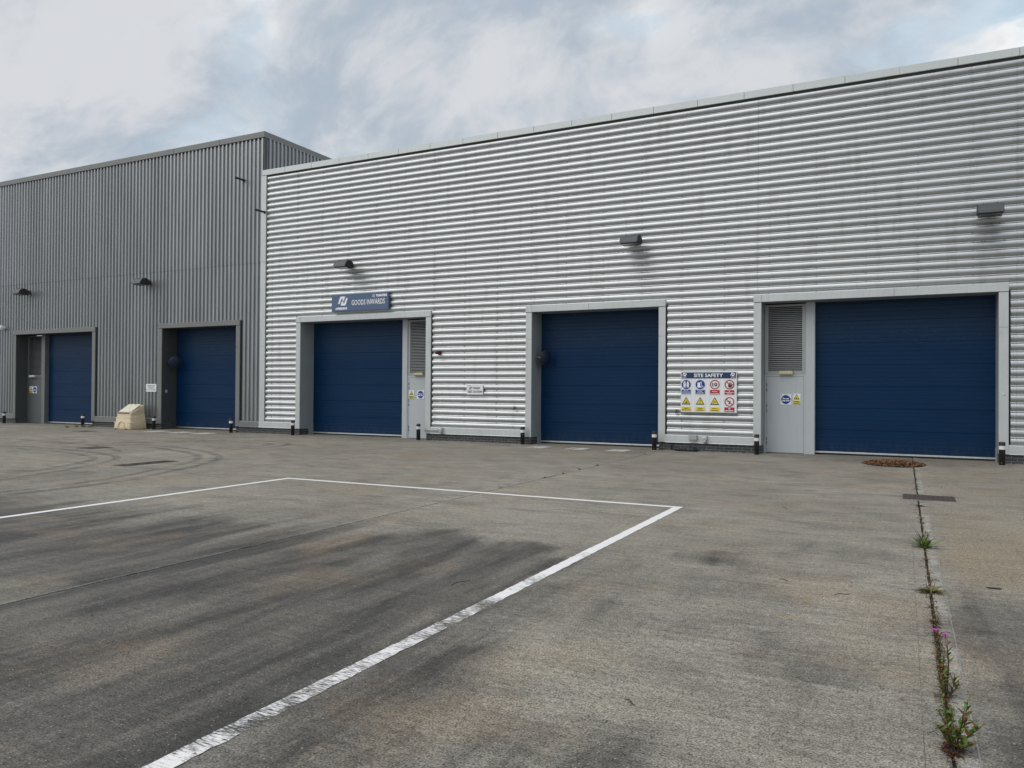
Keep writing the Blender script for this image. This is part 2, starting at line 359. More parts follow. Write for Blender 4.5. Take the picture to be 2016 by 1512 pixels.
# ------------------------------------------------------------------ mesh builder
class MB:
    def __init__(s): s.v = []; s.f = []; s.sm = []; s.mi = []
    def face(s, pts, smooth=False, mi=0):
        i = len(s.v); s.v += [tuple(p) for p in pts]; s.f.append(tuple(range(i, i+len(pts)))); s.sm.append(smooth); s.mi.append(mi)
    def box(s, x0, x1, y0, y1, z0, z1, mi=0, bev=0.):
        if bev > 0:
            b = bev
            # chamfer in the two face directions: prism with chamfered XZ front edges
            a = [(x0, y1, z0), (x1, y1, z0), (x1, y1, z1), (x0, y1, z1)]
            m = [(x0, y0+b, z0), (x1, y0+b, z0), (x1, y0+b, z1), (x0, y0+b, z1)]
            f = [(x0+b, y0, z0+b), (x1-b, y0, z0+b), (x1-b, y0, z1-b), (x0+b, y0, z1-b)]
            i = len(s.v); s.v += a+m+f
            q = [(0, 3, 2, 1), (8, 9, 10, 11)]
            for k in range(4):
                j = (k+1) % 4; q.append((k, j, 4+j, 4+k)); q.append((4+k, 4+j, 8+j, 8+k))
            for t in q:
                s.f.append(tuple(i+u for u in t)); s.sm.append(False); s.mi.append(mi)
            return
        i = len(s.v)
        s.v += [(x0, y0, z0), (x1, y0, z0), (x1, y1, z0), (x0, y1, z0), (x0, y0, z1), (x1, y0, z1), (x1, y1, z1), (x0, y1, z1)]
        for t in ((0, 3, 2, 1), (4, 5, 6, 7), (0, 1, 5, 4), (1, 2, 6, 5), (2, 3, 7, 6), (3, 0, 4, 7)):
            s.f.append(tuple(i+u for u in t)); s.sm.append(False); s.mi.append(mi)
    def rings(s, rings, closed=True, caps=True, smooth=True, mi=0):
        i = len(s.v); n = len(rings[0])
        for r in rings: s.v += [tuple(p) for p in r]
        for a in range(len(rings)-1):
            for k in range(n if closed else n-1):
                j = (k+1) % n
                s.f.append((i+a*n+k, i+a*n+j, i+(a+1)*n+j, i+(a+1)*n+k)); s.sm.append(smooth); s.mi.append(mi)
        if caps:
            s.f.append(tuple(i+k for k in reversed(range(n)))); s.sm.append(False); s.mi.append(mi)
            o = i+(len(rings)-1)*n; s.f.append(tuple(o+k for k in range(n))); s.sm.append(False); s.mi.append(mi)
    def tube(s, pts, r, n=8, mi=0, caps=True):
        pts = [Vector(p) for p in pts]; rr = r if isinstance(r, (list, tuple)) else [r]*len(pts)
        rings = []; prev = None
        for k, p in enumerate(pts):
            d = (pts[min(k+1, len(pts)-1)]-pts[max(k-1, 0)]).normalized()
            u = d.cross(Vector((0, 0, 1)))
            if u.length < .1: u = d.cross(Vector((1, 0, 0)))
            u.normalize(); w = d.cross(u).normalized()
            if prev is not None and prev.dot(u) < 0: u = -u; w = -w
            prev = u
            rings.append([p+u*math.cos(2*PI*q/n)*rr[k]-w*math.sin(2*PI*q/n)*rr[k] for q in range(n)])
        s.rings(rings, mi=mi, caps=caps)
    def build(s, name, mats, parent=None, loc=None):
        me = bpy.data.meshes.new(name); me.from_pydata(s.v, [], s.f)
        for m in (mats if isinstance(mats, (list, tuple)) else [mats]): me.materials.append(MATS[m])
        me.polygons.foreach_set('use_smooth', s.sm); me.polygons.foreach_set('material_index', s.mi); me.update()
        o = bpy.data.objects.new(name, me); S.collection.objects.link(o)
        if parent is not None: o.parent = parent
        if loc is not None: o.location = loc
        return o
def inst(name, mesh_obj, parent, loc, rot=None, sc=None):
    o = bpy.data.objects.new(name, mesh_obj.data); S.collection.objects.link(o); o.parent = parent; o.location = loc
    if rot: o.rotation_euler = rot
    if sc: o.scale = sc
    return o
def bx(name, mat, parent, *a, **k):
    m = MB(); m.box(*a, **k); return m.build(name, mat, parent)
def tag(o, label=None, cat=None, group=None, kind=None):
    if label: o['label'] = label
    if cat: o['category'] = cat
    if group: o['group'] = group
    if kind: o['kind'] = kind
    return o
def empty(name, loc, rz=0., **kw):
    o = bpy.data.objects.new(name, None); S.collection.objects.link(o); o.location = loc; o.rotation_euler = (0, 0, rz); o.empty_display_size = .2
    return tag(o, **kw)
def copy_tree(o, parent=None):
    c = o.copy(); S.collection.objects.link(c)
    if parent is not None: c.parent = parent
    for ch in list(o.children): copy_tree(ch, c)
    return c
_dg = None
def text(name, s, h, mat, parent, x, z, y, width=None, align='CENTER', bold=.0, shear=0., depth=.0):
    """lettering as mesh on a sign facing -Y; h = cap height, (x,z) = centre or left of baseline"""
    cu = bpy.data.curves.new(name, 'FONT'); cu.body = s; cu.size = h/.70; cu.align_x = 'LEFT'; cu.offset = bold*h; cu.shear = shear
    cu.resolution_u = 2
    t = bpy.data.objects.new(name, cu); S.collection.objects.link(t)
    bpy.context.view_layer.update()
    me = bpy.data.meshes.new_from_object(t.evaluated_get(bpy.context.evaluated_depsgraph_get()))
    bpy.data.objects.remove(t); bpy.data.curves.remove(cu)
    xs = [v.co.x for v in me.vertices]; x0, x1 = min(xs), max(xs)
    k = (width/(x1-x0)) if width else 1.
    off = 0 if align == 'LEFT' else -(x1-x0)*k/2
    for v in me.vertices:
        v.co = Vector(((v.co.x-x0)*k+off, 0, v.co.y))
    me.materials.append(MATS[mat])
    o = bpy.data.objects.new(name, me); S.collection.objects.link(o); o.parent = parent; o.location = (x, y, z)
    return o
def poly(name, pts, mat, parent, x, z, y, t=.0):
    """flat printed shape on a sign facing -Y"""
    m = MB(); m.face([(px, 0, pz) for px, pz in pts]); return m.build(name, mat, parent, (x, y, z))
def disc_pts(r, n=32): return [(r*math.cos(2*PI*k/n), r*math.sin(2*PI*k/n)) for k in range(n)]
def ring(name, r0, r1, mat, parent, x, z, y, n=36):
    m = MB()
    for k in range(n):
        a, b_ = 2*PI*k/n, 2*PI*(k+1)/n
        m.face([(r0*math.cos(a), 0, r0*math.sin(a)), (r1*math.cos(a), 0, r1*math.sin(a)), (r1*math.cos(b_), 0, r1*math.sin(b_)), (r0*math.cos(b_), 0, r0*math.sin(b_))])
    return m.build(name, mat, parent, (x, y, z))

D = 19.934           # front plane of trims
TOP = 3.94; INN = 3.76
# bays: name, outer x0, outer x1, panel range or None, leaf range, dark?
BAYS = [dict(o=(-33.86, -28.50), panel=(-33.68, -32.67), post=(-32.67, -32.46), leaf=(-32.46, -28.69), dark=True),
        dict(o=(-24.87, -20.73), panel=None, post=None, leaf=(-24.68, -20.92), dark=True),
        dict(o=(-18.17, -12.83), panel=(-14.02, -13.02), post=(-14.21, -14.02), leaf=(-17.98, -14.21), dark=False),
        dict(o=(-9.63, -5.57), panel=None, post=None, leaf=(-9.44, -5.76), dark=False),
        dict(o=(-3.34, 2.035), panel=(-3.15, -2.17), post=(-2.17, -1.96), leaf=(-1.96, 1.85), dark=False)]
LBAYS = [b for b in BAYS if not b['dark']]; DBAYS = [b for b in BAYS if b['dark']]
XL, XR = -19.56, 12.0
LEAFY = .68; PANY = .52; POSTY = .49

# ------------------------------------------------------------------ ground
ground = MB()
ground.box(-400, 400, -400, 400, -.5, -.03)
ground = ground.build('ground', 'weathered_concrete'); tag(ground, kind='structure')
JX = [.185+5.75*k for k in range(-8, 3)]; JX = [-45.815, -40.065, -34.315, -28.565, -22.815, -17.065, -11.315, -5.565, .185, 5.935, 12]
JY = [-6., -.2, 4.82, 10.05, 15.2, 20.62]
def slab(x0, x1, y0, y1, gx0, gx1, gy0, gy1):
    m = MB(); a, b, c, d = x0+gx0, x1-gx1, y0+gy0, y1-gy1; e = .006
    # chipped arrises: subdivide long edges and jitter a little
    def edge(p, q, n):
        r = []
        for k in range(n):
            t = k/n; r.append((p[0]+(q[0]-p[0])*t, p[1]+(q[1]-p[1])*t))
        return r
    loop = edge((a, c), (b, c), 24)+edge((b, c), (b, d), 40)+edge((b, d), (a, d), 24)+edge((a, d), (a, c), 40)
    j = []
    for (x, y) in loop:
        jx = random.uniform(0, .008) if abs(x-a) < 1e-6 or abs(x-b) < 1e-6 else 0
        jy = random.uniform(0, .002) if abs(y-c) < 1e-6 or abs(y-d) < 1e-6 else 0
        j.append((x+(jx if abs(x-a) < 1e-6 else -jx if jx else 0), y+(jy if abs(y-c) < 1e-6 else -jy if jy else 0)))
    top = [(x, y, 0) for x, y in j]; bot = [(x, y, -.028) for x, y in j]
    m.face(top)
    n = len(j); i = len(m.v); m.v += top+bot
    for k in range(n):
        q = (k+1) % n; m.f.append((i+k, i+n+k, i+n+q, i+q)); m.sm.append(False); m.mi.append(0)
    return m.build('concrete_slab', 'weathered_concrete', ground)
for i in range(len(JX)-1):
    for k in range(len(JY)-1):
        g = lambda x: (.0065 if abs(x-.185) < .01 else (.0095 if abs(x+5.565) < .01 else .003))
        slab(JX[i], JX[i+1], JY[k], JY[k+1], g(JX[i]), g(JX[i+1]), .0018, .0018)
# soil and debris packed in the open joints
m = MB(); m.box(.176, .194, -6, 19.9, -.029, -.010); m.box(-5.576, -5.554, -6, 19.9, -.029, -.019)
m.build('joint_filler', 'soil', ground)

Z1 = .004
def ribbon(name, pts, w, mat, z=Z1, parent=ground):
    m = MB(); P = [Vector((*p, 0)) for p in pts]; L = []; Rr = []
    for k, p in enumerate(P):
        d = (P[min(k+1, len(P)-1)]-P[max(k-1, 0)]).normalized(); n = Vector((-d.y, d.x, 0))
        L.append(p+n*w/2); Rr.append(p-n*w/2)
    for k in range(len(P)-1):
        m.face([(*L[k].xy, z), (*Rr[k].xy, z), (*Rr[k+1].xy, z), (*L[k+1].xy, z)])
    return m.build(name, mat, parent)
def rect(name, x0, x1, y0, y1, mat, z=Z1, sk=0.):
    m = MB(); m.face([(x0, y0, z), (x1, y0, z), (x1+sk, y1, z), (x0+sk, y1, z)]); return m.build(name, mat, ground)
def wob_rect(name, x0, x1, y0, y1, mat, along='y', n=60, j=.004, z=Z1):
    m = MB(); A = []; B = []
    for k in range(n+1):
        t = k/n
        if along == 'y': y = y0+(y1-y0)*t; A.append((x0+random.gauss(0, j), y, z)); B.append((x1+random.gauss(0, j), y, z))
        else: x = x0+(x1-x0)*t; A.append((x, y1+random.gauss(0, j), z)); B.append((x, y0+random.gauss(0, j), z))
    for k in range(n): m.face([A[k], B[k], B[k+1], A[k+1]])
    return m.build(name, mat, ground)
wob_rect('white_line', -2.685, -2.575, 1.2, 9.993, 'worn_line_paint', 'y', 200, .003)
wob_rect('white_line', -9.245, -2.575, 9.997, 10.105, 'white_line_paint', 'x', 60, .001)
wob_rect('white_line', -9.355, -9.247, 1.2, 10.105, 'white_line_paint', 'y', 60, .001)
rect('old_bay_line', -11.27, -11.17, 4.5, 9.6, 'ghost_line_paint'); rect('old_bay_line', -16.53, -16.43, 6, 16.2, 'ghost_line_paint')
rect('old_bay_line', -2.4, .1, 10.06, 10.09, 'ghost_line_paint')
for x0 in (-9.05, -7.93, -6.79): rect('white_block', x0, x0+.50, 18.68, 19.42, 'white_block_paint')
for x0 in (-23.85, -22.6, -21.5): rect('white_block', x0, x0+.62, 18.45, 19.2, 'white_block_paint')
for x0, x1 in ((-9.5, -5.9), (-24.7, -21.0)):
    rect('yellow_edge_line', x0, x1, 19.55, 19.72, 'yellow_edge_paint')
    for q in range(4): rect('yellow_tick', x0+.55+q*1.12, x0+.67+q*1.12, 18.5, 19.5, 'yellow_edge_paint')
for x, y, r in ((-6.15, 18.75, .5), (-20.55, 19.0, .55), (-10.1, 19.1, .6)):
    m = MB(); m.face([(x+r*math.cos(a*.35)*random.uniform(.6, 1.1), y+.45*r*math.sin(a*.35)*random.uniform(.6, 1.1), Z1) for a in range(18)]); m.build('blue_paint_patch', 'blue_paint', ground)
def smooth(pts, n=8):
    out = []
    for i in range(len(pts)-1):
        p0 = Vector(pts[max(i-1, 0)]); p1 = Vector(pts[i]); p2 = Vector(pts[i+1]); p3 = Vector(pts[min(i+2, len(pts)-1)])
        for k in range(n):
            t = k/n; out.append(tuple(.5*((2*p1)+(-p0+p2)*t+(2*p0-5*p1+4*p2-p3)*t*t+(-p0+3*p1-3*p2+p3)*t**3)))
    out.append(tuple(pts[-1])); return out
TA = [(-21.5, 11.6), (-20.3, 11.65), (-18.4, 11.6), (-16.9, 11.36), (-15.6, 10.9), (-14.9, 10.2), (-14.35, 9.3), (-13.7, 7.9), (-13.2, 6.5)]
TB = [(-21, 13.2), (-19.1, 13.5), (-17.4, 13.6), (-15.8, 13.2), (-14.3, 12.5), (-13.4, 11.7), (-12.7, 10.6), (-12.35, 9.8), (-11.86, 8.7), (-11.6, 7.6), (-11.6, 6.2)]
TC = [(-27, 14.2), (-24, 13.8), (-21.3, 13.6), (-18.4, 13.1), (-16.5, 12.2)]
TD = [(-19.5, 14.2), (-18.6, 14.8), (-17.4, 16.0), (-15.9, 16.3), (-15.2, 15.4), (-15.4, 14)]
def off(pts, d): 
    P = [Vector(p) for p in pts]; o = []
    for k, p in enumerate(P):
        t = (P[min(k+1, len(P)-1)]-P[max(k-1, 0)]).normalized(); o.append((p.x-t.y*d, p.y+t.x*d))
    return o
zz = .0055
for T, dd in ((TA, 0), (TA, .45), (TB, 0), (TB, .42), (TC, 0), (TD, 0), (TD, .5)):
    s_ = smooth(T); s_ = off(s_, dd) if dd else s_
    ribbon('tyre_mark', s_, .17, 'tyre_rubber', zz); zz += .0009

m = MB(); y = 3.0
while y < 12.5:
    y2 = min(12.5, y+random.uniform(.15, .7)); m.face([(.279, y, .0035), (.2855+random.uniform(0, .002), y, .0035), (.2855+random.uniform(0, .002), y2, .0035), (.279, y2, .0035)]); y = y2+random.uniform(0, .05)
m.build('sawn_line', 'mortar', ground)
m = MB(); y = 2.5
while y < 9:
    y2 = min(9, y+random.uniform(.1, .5)); m.face([(.080, y, .0035), (.0811, y, .0035), (.0811, y2, .0035), (.080, y2, .0035)]); y = y2+random.uniform(0, .15)
m.build('sawn_line', 'soil', ground)
# ------------------------------------------------------------------ silver warehouse
WH = empty('silver_warehouse', (0, 0, 0), label='long silver warehouse clad in horizontal half-round ribs with three navy loading doors', cat='warehouse')
def intervals(x0, x1, zc, bays):
    iv = [(x0, x1)]
    if zc+.077 <= TOP+.004:
        for b in bays:
            a, c = b['o'][0]+.06, b['o'][1]-.06; nv = []
            for (p, q) in iv:
                if c <= p or a >= q: nv.append((p, q)); continue
                if a > p: nv.append((p, a))
                if c < q: nv.append((c, q))
            iv = nv
    return iv
PITCH = .188; NR = 45; Z0R = .41
ARC = []
for k in range(13):
    t = PI*k/12; ARC.append((math.sin(t)**.78*.062, .5+.5*math.cos(t)))   # protrusion, 1=top 0=bottom
RB = D+.085   # base plane of ribs
seams = [XL, -14.12, -8.685, -3.25, 2.19, 7.62, XR]
edges = [b['o'][0]+.06 for b in LBAYS]+[b['o'][1]-.06 for b in LBAYS]+[XL, XR]
for si in range(len(seams)-1):
    for row in range(9):
        m = MB()
        for r in range(row*5, row*5+5):
            z0 = Z0R+r*PITCH; h = PITCH-.034; zc = z0+h/2
            for (a, c) in intervals(seams[si], seams[si+1], zc, LBAYS):
                sg = lambda v: (.0028 if abs(v+3.25) < .01 else .0015) if v in seams else 0
                a_, c_ = a+sg(a), c-sg(c)
                # rib ends sit a little inside next to frames
                if any(abs(a-e) < 1e-6 for e in edges): a_ = a+.10 if a != XL else a+.03
                if any(abs(c-e) < 1e-6 for e in edges): c_ = c
                n = max(1, int((c_-a_)/1.36)); i = len(m.v)
                for u in range(n+1):
                    x = a_+(c_-a_)*u/n
                    for (pr, f) in ARC: m.v.append((x, RB-pr, z0+h*f))
                q = len(ARC)
                for u in range(n):
                    for w in range(q-1):
                        m.f.append((i+u*q+w, i+u*q+w+1, i+(u+1)*q+w+1, i+(u+1)*q+w)); m.sm.append(True); m.mi.append(0)
                m.face([(a_, RB-pr, z0+h*f) for pr, f in ARC]); m.face([(c_, RB-pr, z0+h*f) for pr, f in reversed(ARC)])
                # flat web above, with a small lip
                zt = z0+PITCH
                m.face([(a_, RB-.017, z0+h+.003), (c_, RB-.017, z0+h+.003), (c_, RB-.006, zt), (a_, RB-.006, zt)]); m.face([(a_, RB-.001, z0+h), (c_, RB-.001, z0+h), (c_, RB-.017, z0+h+.003), (a_, RB-.017, z0+h+.003)])
        if m.v: m.build('cladding_panel', 'silver_cladding', WH)
m = MB(); xs = []; x = -19.3
while x < XR-.2: xs.append(x); x += 1.088
for r in range(NR):
    for x in xs:
        z = Z0R+r*PITCH+PITCH-.016
        if any(a+.12 < x < c-.02 for a, c in intervals(XL, XR, z-.02, LBAYS)):
            m.box(x-.009, x+.009, RB-.028, RB-.012, z-.009, z+.009)
o = m.build('fixing_screws', 'steel', WH); tag(o, kind='stuff')
# solid core behind the sheets
def core(parent, x0, x1, bays, ztop, y0, y1, mat='core_wall'):
    m = MB(); xs = [x0]
    for b in sorted(bays, key=lambda b: b['o'][0]): xs += [b['o'][0]+.04, b['o'][1]-.04]
    xs.append(x1)
    for k in range(0, len(xs), 2): m.box(xs[k], xs[k+1], y0, y1, .19, TOP-.03)
    m.box(x0, x1, y0, y1, TOP-.03, ztop)
    m.build('wall_core', mat, parent)
core(WH, -19.74, XR, LBAYS, 8.9, RB+.004, RB+.9)
m = MB(); m.box(-19.6, XR, RB+.9, 60, 8.5, 8.62); m.build('roof', 'roof_sheet', WH)
m = MB(); m.box(XR-.2, XR, RB+.9, 60, 0, 8.5); m.build('end_wall', 'roof_sheet', WH)
m = MB(); m.box(-19.6, XR, 59.8, 60, 0, 8.5); m.build('rear_wall', 'roof_sheet', WH)
# coping, in folded lengths with open butt joints
x = -19.745; k = 0
cs = [-19.745, -18.727, -17.572]
while cs[-1] < XR: cs.append(cs[-1]+1.165)
for a, c in zip(cs[:-1], cs[1:]):
    m = MB(); m.box(a+.003, c-.003, D-.012+random.uniform(-.001, .001), D+.45, 8.868, 9.055, bev=.006); m.build('coping_length', 'coping_trim', WH)
bx('coping_shadow_gap', 'core_wall', WH, -19.5, XR, D+.035, D+.1, 8.80, 8.868)
# left corner trim and base trims
def vpieces(name, mat, parent, x0, x1, y0, y1, zs):
    for a, c in zip(zs[:-1], zs[1:]): bx(name, mat, parent, x0, x1, y0, y1, a+.002, c-.002, bev=.004)
vpieces('corner_trim', 'silver_trim', WH, -19.80, -19.565, D+.002, D+.12, [.405, 2.98, 5.9, 8.866])
def base_trim(parent, x0, x1, mat, z0=.205, z1=.412):
    n = max(1, round((x1-x0)/3.0))
    for k in range(n):
        a = x0+(x1-x0)*k/n; c = x0+(x1-x0)*(k+1)/n
        m = MB()
        P = [(D+.10, z1+.004), (D+.012, z1-.006), (D+.002, z1-.02), (D-.002, z0+.012), (D-.01, z0), (D+.05, z0-.002)]
        m.rings([[(a+.0015, y, z) for y, z in P], [(c-.0015, y, z) for y, z in P]], closed=True, smooth=False)
        m.build('base_trim', mat, parent)
lsegs = [(-19.81, -18.17), (-12.83, -9.63), (-5.57, -3.34), (2.035, XR)]
for a, c in lsegs: base_trim(WH, a, c, 'silver_trim')

# brick
bm_ = MB(); bm_.box(-.107, .107, 0, .06, 0, .064, bev=.003)
brick0 = bm_.build('brick', 'blue_brick', WH, (0, 0, -5))
FIRST = [True]
def brick(parent, x, y, z, rot=0., sx=1.):
    if FIRST[0]:
        FIRST[0] = False; b = brick0; b.parent = parent; b.location = (x, y, z); b.rotation_euler = (0, 0, rot); b.scale = (sx, 1, 1); return
    inst('brick', brick0, parent, (x, y, z), (0, 0, rot), (sx, 1, 1))
def plinth(parent, x0, x1, ret_l=None, ret_r=None):
    """three courses of blue brick along x0..x1, with returns into the door recesses"""
    yf = D+.05
    pl = bx('plinth', 'mortar', parent, x0+.006, x1-.006, yf+.006, yf+.6, -.02, .204)
    for c in range(3):
        z = .0+c*.0735-.014
        x = x0 if c % 2 == 0 else x0-.1125
        while x < x1-.01:
            a, b = max(x, x0), min(x+.215, x1)
            if b-a > .03: brick(pl, (a+b)/2, yf+random.uniform(-.001, .001), z, 0, (b-a)/.214)
            x += .225
        for side, xx in ((1, x1), (-1, x0)):
            if (side == 1 and ret_r) or (side == -1 and ret_l):
                y = yf+.115+(0 if c % 2 else -.05)
                while y < yf+.42:
                    brick(pl, xx+(.0 if side == 1 else 0), y, z, PI/2 if side == 1 else -PI/2, 1.); y += .225
# ------------------------------------------------------------------ loading bays
def door_bay(parent, b):
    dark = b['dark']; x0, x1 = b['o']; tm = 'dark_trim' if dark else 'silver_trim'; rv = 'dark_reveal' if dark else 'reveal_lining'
    W_ = .185
    # surround face pieces
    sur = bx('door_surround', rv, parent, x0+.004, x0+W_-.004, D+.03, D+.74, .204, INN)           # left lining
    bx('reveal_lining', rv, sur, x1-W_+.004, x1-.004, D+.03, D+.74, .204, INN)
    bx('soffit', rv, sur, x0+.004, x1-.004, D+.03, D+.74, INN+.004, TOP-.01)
    for (a, c) in ((x0, x0+W_), (x1-W_, x1)):
        for (p, q) in ((.208, 2.975), (2.979, TOP-.19)): bx('jamb_trim', tm, sur, a, c, D-.004, D+.03, p, q, bev=.004)
    xm = x0+(x1-x0)*random.uniform(.40, .62); hs = [x0-.004, x0+W_+.01, xm, x1+.004] if not dark else [x0-.004, xm, x1+.004]
    for a, c in zip(hs[:-1], hs[1:]): bx('head_trim', tm, sur, a+.0015, c-.0015, D-.02, D+.05, INN-.002, TOP, bev=.005)
    # lining posts that run to the ground at the back of the reveal
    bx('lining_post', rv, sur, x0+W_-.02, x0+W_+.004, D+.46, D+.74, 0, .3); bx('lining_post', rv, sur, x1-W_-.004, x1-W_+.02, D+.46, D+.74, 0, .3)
    # loading door
    a, c = b['leaf']; hS = 3.72/7
    leaf = empty('loading_door', (0, 0, 0)); leaf.parent = parent
    for k in range(7):
        z0 = .083+k*hS; m = MB(); P = []
        P.append((D+LEAFY+.008, z0+.001)); P.append((D+LEAFY, z0+.006))
        ribs = 5
        for r in range(1, ribs):
            zz_ = z0+hS*r/ribs; P += [(D+LEAFY, zz_-.008), (D+LEAFY+.0035, zz_-.003), (D+LEAFY+.0035, zz_+.003), (D+LEAFY, zz_+.008)]
        P += [(D+LEAFY, z0+hS-.004), (D+LEAFY+.008, z0+hS-.0005)]
        m.rings([[(a-.02, y, z) for y, z in P], [(c+.02, y, z) for y, z in P]], closed=False, caps=False, smooth=False)
        m.box(a-.02, c+.02, D+LEAFY+.013, D+LEAFY+.05, z0, z0+hS)
        m.build('door_section', 'navy_door_steel', leaf)
    bx('bottom_rail', 'aluminium', leaf, a, c, D+LEAFY-.012, D+LEAFY+.05, .040, .082, bev=.004)
    bx('rubber_seal', 'rubber_seal', leaf, a, c, D+LEAFY+.006, D+LEAFY+.04, .0, .039)
    bx('threshold', 'rubber_seal', leaf, a, c, D+LEAFY+.06, D+LEAFY+.3, -.02, .08)
    # side guides
    if b['post']:
        p, q = b['post']; bx('bay_post', 'dark_trim' if dark else 'door_grey', sur, p, q, D+POSTY, D+.74, 0, INN, bev=.004)
    if b['panel']:
        p, q = b['panel']; fr = 'door_dark_grey' if dark else 'door_grey'; lv = 'louvre_dark' if dark else 'louvre_grey'
        y = D+PANY
        # louvre
        z0, z1 = 1.975, INN-.03
        L = MB(); t = .085
        L.box(p, p+t, y, y+.06, z0, z1); L.box(q-t, q, y, y+.06, z0, z1); L.box(p+t, q-t, y, y+.06, z0, z0+.075); L.box(p+t, q-t, y, y+.06, z1-.05, z1)
        L = L.build('louvre', lv, parent)
        bx('louvre_backing', 'black_void', L, p+.01, q-.01, y+.075, y+.1, z0, z1)
        n = 34; h = (z1-.05-z0-.075)/n; sm_ = MB(); w = (q-p)/2-t
        sm_.rings([[(sx, yy, zz_) for yy, zz_ in ((0, 0), (.0, h*.22), (.030, h*.55), (.030, h*.40))] for sx in (-w, w)], smooth=False)
        s0 = None
        for k in range(n):
            pos_ = ((p+q)/2, y+.008, z0+.075+h*k+.003)
            if s0 is None: s0 = sm_.build('slat', lv, L, pos_)
            else: inst('slat', s0, L, pos_)
        bx('door_frame', fr, parent, p, p+.045, y-.006, y+.06, 0, z0-.003); bx('door_frame', fr, parent, q-.045, q, y-.006, y+.06, 0, z0-.003)
        bx('door_frame', fr, parent, p+.045, q-.045, y-.006, y+.06, z0-.045, z0-.003)
        pd = bx('personnel_door', fr, parent, p+.049, q-.049, y+.002, y+.05, .012, z0-.05, bev=.003)
        hx = p+.05
        for hz in (.22, .32, 1.02, 1.15, 1.55, 1.68):
            m = MB(); m.tube([(hx, y-.008, hz), (hx, y-.008, hz+.075)], .009, 8); m.build('hinge', 'rust_steel' if not dark else 'dark_trim', pd)
        bx('gap_shadow', 'black_void', pd, p+.04, q-.04, y+.055, y+.065, 0, z0)
    return sur
for b in LBAYS: door_bay(WH, b)
plinth(WH, -19.78, -18.0, False, True); plinth(WH, -13.0, -9.46, False, True); plinth(WH, -5.74, -3.17, True, True); plinth(WH, 1.87, XR, True, False)

# ------------------------------------------------------------------ dark warehouse
DH = empty('grey_warehouse', (0, 0, 0), label='taller dark grey warehouse clad in vertical ribs with two navy doors, adjoining the silver one', cat='warehouse')
DX0 = -50.04; DXR = -19.71; DP = .1895; ZL = 5.88
prof = [(0.0, .0), (.075, .0), (.092, .050), (.160, .050), (.177, .0), (DP, .0)]   # along, protrusion
BASEY = D+.075
def vpanel(parent, u0, n, z0, z1, mapf, lip=0.):
    """n ribs of trapezoidal sheet starting at u0 between heights z0 and z1"""
    m = MB(); P = []
    for r in range(n):
        for (u, p) in prof[:-1]: P.append((u0+r*DP+u, p))
    P.append((u0+n*DP, 0))
    for (ua, pa), (ub, pb) in zip(P[:-1], P[1:]):
        m.face([mapf(ua, pa+lip, z0), mapf(ub, pb+lip, z0), mapf(ub, pb+lip, z1), mapf(ua, pa+lip, z1)])
    return m
fmap = lambda u, p, z: (u, BASEY-p, z)
ncol = 32; u = DX0
for k in range(ncol):
    u0 = DX0+k*5*DP; u1 = u0+5*DP
    if u0 > DXR: break
    n = min(5, int((DXR-u0)/DP)+1)
    vpanel(DH, u0, n, ZL+.006, 10.22, fmap, .007).build('cladding_panel', 'dark_cladding', DH)
    # lower sheets, split around the openings rib by rib
    m = MB()
    for r in range(n):
        ua = u0+r*DP; uc = ua+DP/2; inb = None
        for b in DBAYS:
            if b['o'][0]+.02 < uc < b['o'][1]-.02: inb = b
        mm = vpanel(DH, ua, 1, TOP-.02 if inb else .41, ZL, fmap)
        i = len(m.v); m.v += mm.v; m.f += [tuple(q+i for q in f) for f in mm.f]; m.sm += mm.sm; m.mi += mm.mi
    m.build('cladding_panel', 'dark_cladding', DH)
core(DH, -60, -19.78, DBAYS, 10.2, BASEY+.004, BASEY+.9)
m = MB()
for k in range(150):
    x = DX0+k*DP+.12
    for z in (5.96, 7.9, 9.9, 4.4): 
        if x < DXR and k % 2 == 0: m.box(x-.007, x+.007, BASEY-.060, BASEY-.044, z-.007, z+.007)
tag(m.build('fixing_screws', 'dark_trim', DH), kind='stuff')
bx('corner_flashing', 'dark_reveal', DH, -19.722, -19.668, D+.022, D+.14, 9.06, 10.2, bev=.006)
smap = lambda u, p, z: (-19.705+p, u, z)
for k in range(16):
    vpanel(DH, 20.08+k*.945, 5, 8.4, 10.22, smap).build('cladding_panel', 'dark_cladding', DH)
bx('side_core', 'core_wall', DH, -19.9, -19.71, 20.9, 60, 0, 10.2)
bx('roof', 'roof_sheet', DH, -60, -19.72, 20.9, 60, 9.9, 10.0); bx('rear_wall', 'roof_sheet', DH, -60, -19.72, 59.8, 60, 0, 9.9)
x = -50.
while x < -19.7:
    c = min(x+2.35, -19.662); 
    if -19.662-c < .5: c = -19.662
    bx('coping_length', 'dark_trim', DH, x+.003, c-.003, D-.014, D+.45, 10.205, 10.405, bev=.006); x = c
    if c == -19.662: break
y = D+.452
while y < 36:
    bx('coping_length', 'dark_trim', DH, -20.0, -19.66, y+.003, y+2.3, 10.205, 10.405); y += 2.303
bx('coping_shadow_gap', 'core_wall', DH, -50, -19.7, D+.04, D+.08, 10.17, 10.205)
dsegs = [(-50, -33.86), (-28.50, -24.87), (-20.73, -19.812)]
for a, c in dsegs: base_trim(DH, a, c, 'dark_trim')
for b in DBAYS: door_bay(DH, b)
plinth(DH, -36.0, -33.68, False, True); plinth(DH, -28.68, -24.69, True, True); plinth(DH, -20.91, -19.79, True, False)

